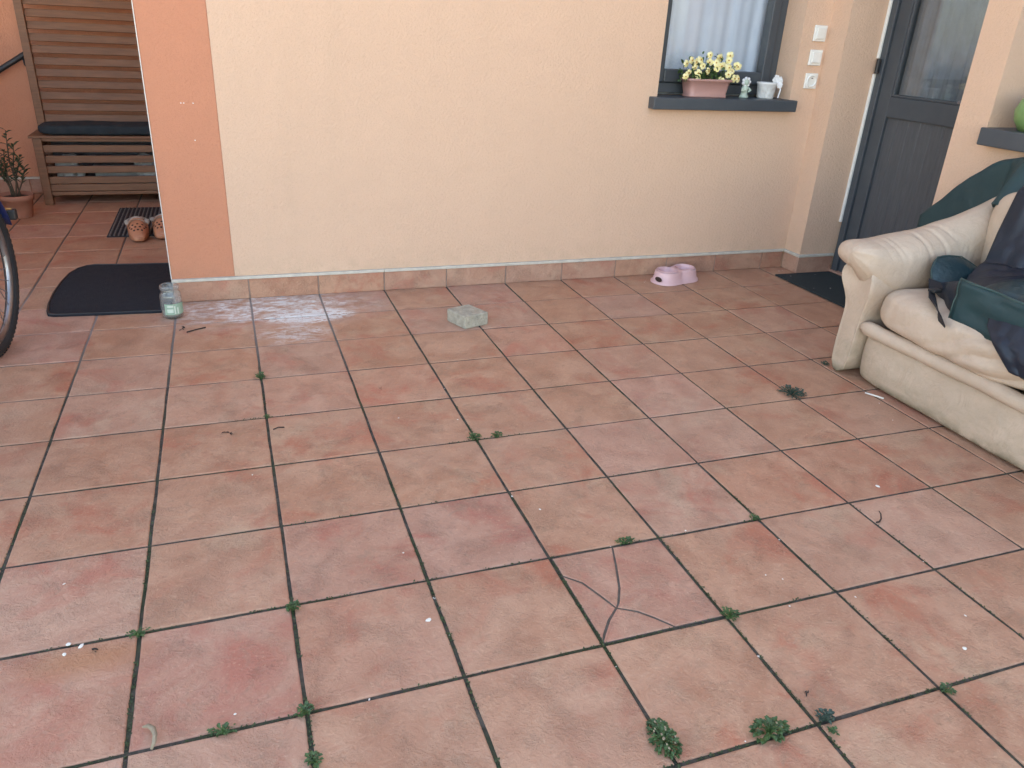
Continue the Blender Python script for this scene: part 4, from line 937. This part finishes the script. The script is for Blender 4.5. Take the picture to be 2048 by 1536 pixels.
# moss cushions along the wetter joints
rn = random.Random(21); ml = []
def mossline(x0, y0, x1, y1, den, hgt=.014):
    L = math.hypot(x1-x0, y1-y0); n = int(L*den)
    for k in range(n):
        t = rn.random()
        dens = n3(x0*3+t*L*1.7, y0*3, 4)
        if dens < -.12: continue
        px, py = x0+(x1-x0)*t, y0+(y1-y0)*t; j = .012
        px += rn.uniform(-j, j); py += rn.uniform(-j, j)
        a = rn.uniform(0, 6.28); s = rn.uniform(.008, .02)
        ml.append(leaf_quad(Vector((px, py, -.014+rn.uniform(0, hgt))), Vector((math.cos(a), math.sin(a), rn.uniform(.2, 1.2))), Vector((0, 0, 1)), s, s*.8))
for x, y0, y1, d in ((2, -4.2, -9.6, 130), (1, -5.5, -9.6, 130), (3, -7, -9.8, 130), (0, -2.5, -4.5, 90), (0, -6.6, -9, 150), (-1, -5.5, -8.4, 110), (-2, -5, -7, 60), (4, -6.5, -9.8, 90), (5, -7, -9.5, 70)):
    mossline(x, y0, x, y1, d)
for y, x0, x1, d in ((-9, 1.5, 4.5, 90), (-8, -1.5, 4, 70), (-7, -2, 4, 70), (-5, 1.6, 2.6, 90), (-6, 0, 4, 35), (-4, -.3, .3, 60)):
    mossline(x0, y, x1, y, d)
mo = mk('moss', join(*ml), MOSS, None, org=(1, -7, -.016)); tag(mo, 'dark green moss growing along the tile joints', 'moss', kind='stuff')
# dirt line and moss under the sofa's front
pet = [(-1.44,-7.08),(-1.35,-7.03),(-1.43,-6.985),(.9,-7.43),(-.19,-5.13),(1.33,-4.35),(.89,-6.63),(2.17,-6.35),(2.0,-3.73),(-1.55,-6.32),(3.58,-7.68),(3.68,-7.76),(3.53,-8.04),(4.77,-8.51),(4.47,-8.77),(5.48,-6.85),(2.48,-8.98),(6.38,-.47),(6.43,-.42),(9.26,-.32),(9.35,-.30),(9.2,-.72),(9.74,-.72),(9.44,-1.48),(9.14,-1.42),(.38,-8.0),(3.27,-6.98),(2.01,-6.07),(-.41,-7.89),(2.55,-6.99),(1.93,-4.54),(3.0,-8.4),(4.0,-7.3),(4.1,-8.1),(4.98,-7.9),(1.0,-7.2),(1.005,-7.6),(2.0,-8.2),(3.0,-9.4),(6.9,-5.35),(6.72,-5.75),(7.0,-4.98)]
rn = random.Random(4); pmeshes = []
for k in range(4):
    q = []
    for i in range(7):
        a = 6.283*i/7; r = .02*(.7+.5*rn.random()); q.append((r*math.cos(a)*(1.5 if k % 2 else 1), r*math.sin(a)))
    v, f = loft([[(x, y, 0) for x, y in q], [(x*1.05, y*1.05, .006) for x, y in q], [(x*.6, y*.6, .010) for x, y in q]])
    me = bpy.data.meshes.new('petal'); me.from_pydata([Vector(p)*T for p in v], [], f); me.materials.append(PETAL); pmeshes.append(me)
for k, (x, y) in enumerate(pet):
    onmat = x > 9.0 and y < -.55
    o = bpy.data.objects.new('petal', pmeshes[k % 4]); COL.objects.link(o); big = k < 4 or k in (14, 15)
    joint = abs(x-round(x)) < .013 or abs(y-round(y)) < .013
    o.location = Vector((x, y, .031 if onmat else -.013 if joint else .002))*T; o.rotation_euler = (0, 0, rn.uniform(0, 6)); s = (.75 if big else rn.uniform(.26, .45)); o.scale = (s, s, s)
    if onmat: lb_, gr_ = 'tiny white petal lying on the dark mat by the door', 'petals on the door mat'
    elif y > -.5: lb_, gr_ = ('tiny white crumb on the floor left of the pet bowl', 'crumbs by the pet bowl') if x < 8 else ('tiny white crumb in the corner by the skirting beside the door', 'crumbs in the corner')
    elif x > 6.5: lb_, gr_ = 'tiny white speck on the tiles at the foot of the sofa', 'specks by the sofa'
    elif x < -1.2 and y < -6.9: lb_, gr_ = 'white petal beside the orange scuff on the lower left tile', 'petals by the orange scuff'
    elif joint: lb_, gr_ = 'tiny white petal caught in a mossy tile joint', 'petals in the joints'
    else: lb_, gr_ = 'tiny white petal lying on an open tile', 'petals scattered over the tiles'
    tag(o, lb_, 'petal' if 'petal' in lb_ else 'crumb', gr_)
def stick(name, pts, r, mat, label, cat): 
    c = pts[0]; o = mk(name, tube(pts, r, 6), mat, None, True, org=(c[0], c[1], 0)); tag(o, label, cat); return o
stick('twig', [(-.92,-7.85,.02),(-.885,-7.865,.035),(-.86,-7.90,.045),(-.845,-7.95,.045),(-.85,-7.99,.03),(-.865,-8.02,.012)], [.006,.014,.016,.013,.012,.008], DRY, 'pale curled dry twig on the lower left tile', 'twig')
stick('twig', [(5.0,-7.345,.01),(5.035,-7.345,.012),(5.075,-7.32,.02),(5.09,-7.29,.05),(5.08,-7.27,.07)], [.008,.008,.007,.006,.004], DARKDRY, 'thin dark curled stalk at a joint on the right', 'twig')
stick('stick', [(6.93,-5.08,.01),(7.0,-5.2,.012),(7.04,-5.27,.01)], .010, PETAL, 'thin white stick lying at the foot of the sofa', 'stick')
stick('twig', [(-.84,-1.33,.01),(-.72,-1.26,.012),(-.61,-1.2,.01)], .008, DARKDRY, 'thin dark twig on the tile below the jar', 'twig')
stick('twig', [(.05,-4.30,.008),(.10,-4.27,.01),(.16,-4.28,.008)], .006, DARKDRY, 'short thin dark hair of dry grass mid left', 'twig')
def deadleaf(x, y, s, label, seed):
    rn = random.Random(seed); L = [leaf_quad(Vector((x+rn.uniform(-s, s)*.5, y+rn.uniform(-s, s)*.5, .006+rn.uniform(0, .012))), rv(rn)+Vector((0, 0, .1)), Vector((0, 0, 1)), s*.8, s*.4) for _ in range(4)]
    o = mk('dead_leaf', join(*L), DARKDRY, None, org=(x, y, .002)); solid(o, .003); tag(o, label, 'leaf')
deadleaf(-.38, -4.28, .06, 'dark shrivelled leaf on a tile left of centre', 1)
deadleaf(-.9, -1.2, .07, 'brown shrivelled leaf on the tile just below the jar', 2)
deadleaf(-1.25, -7.11, .035, 'small dark leaf scrap beside the orange scuff', 3)
deadleaf(3.09, -8.78, .025, 'small dark leaf scrap near the lower right crossing', 4)
deadleaf(1.28, -3.6, .02, 'tiny dark leaf scrap on the tile below the paving stone', 5)
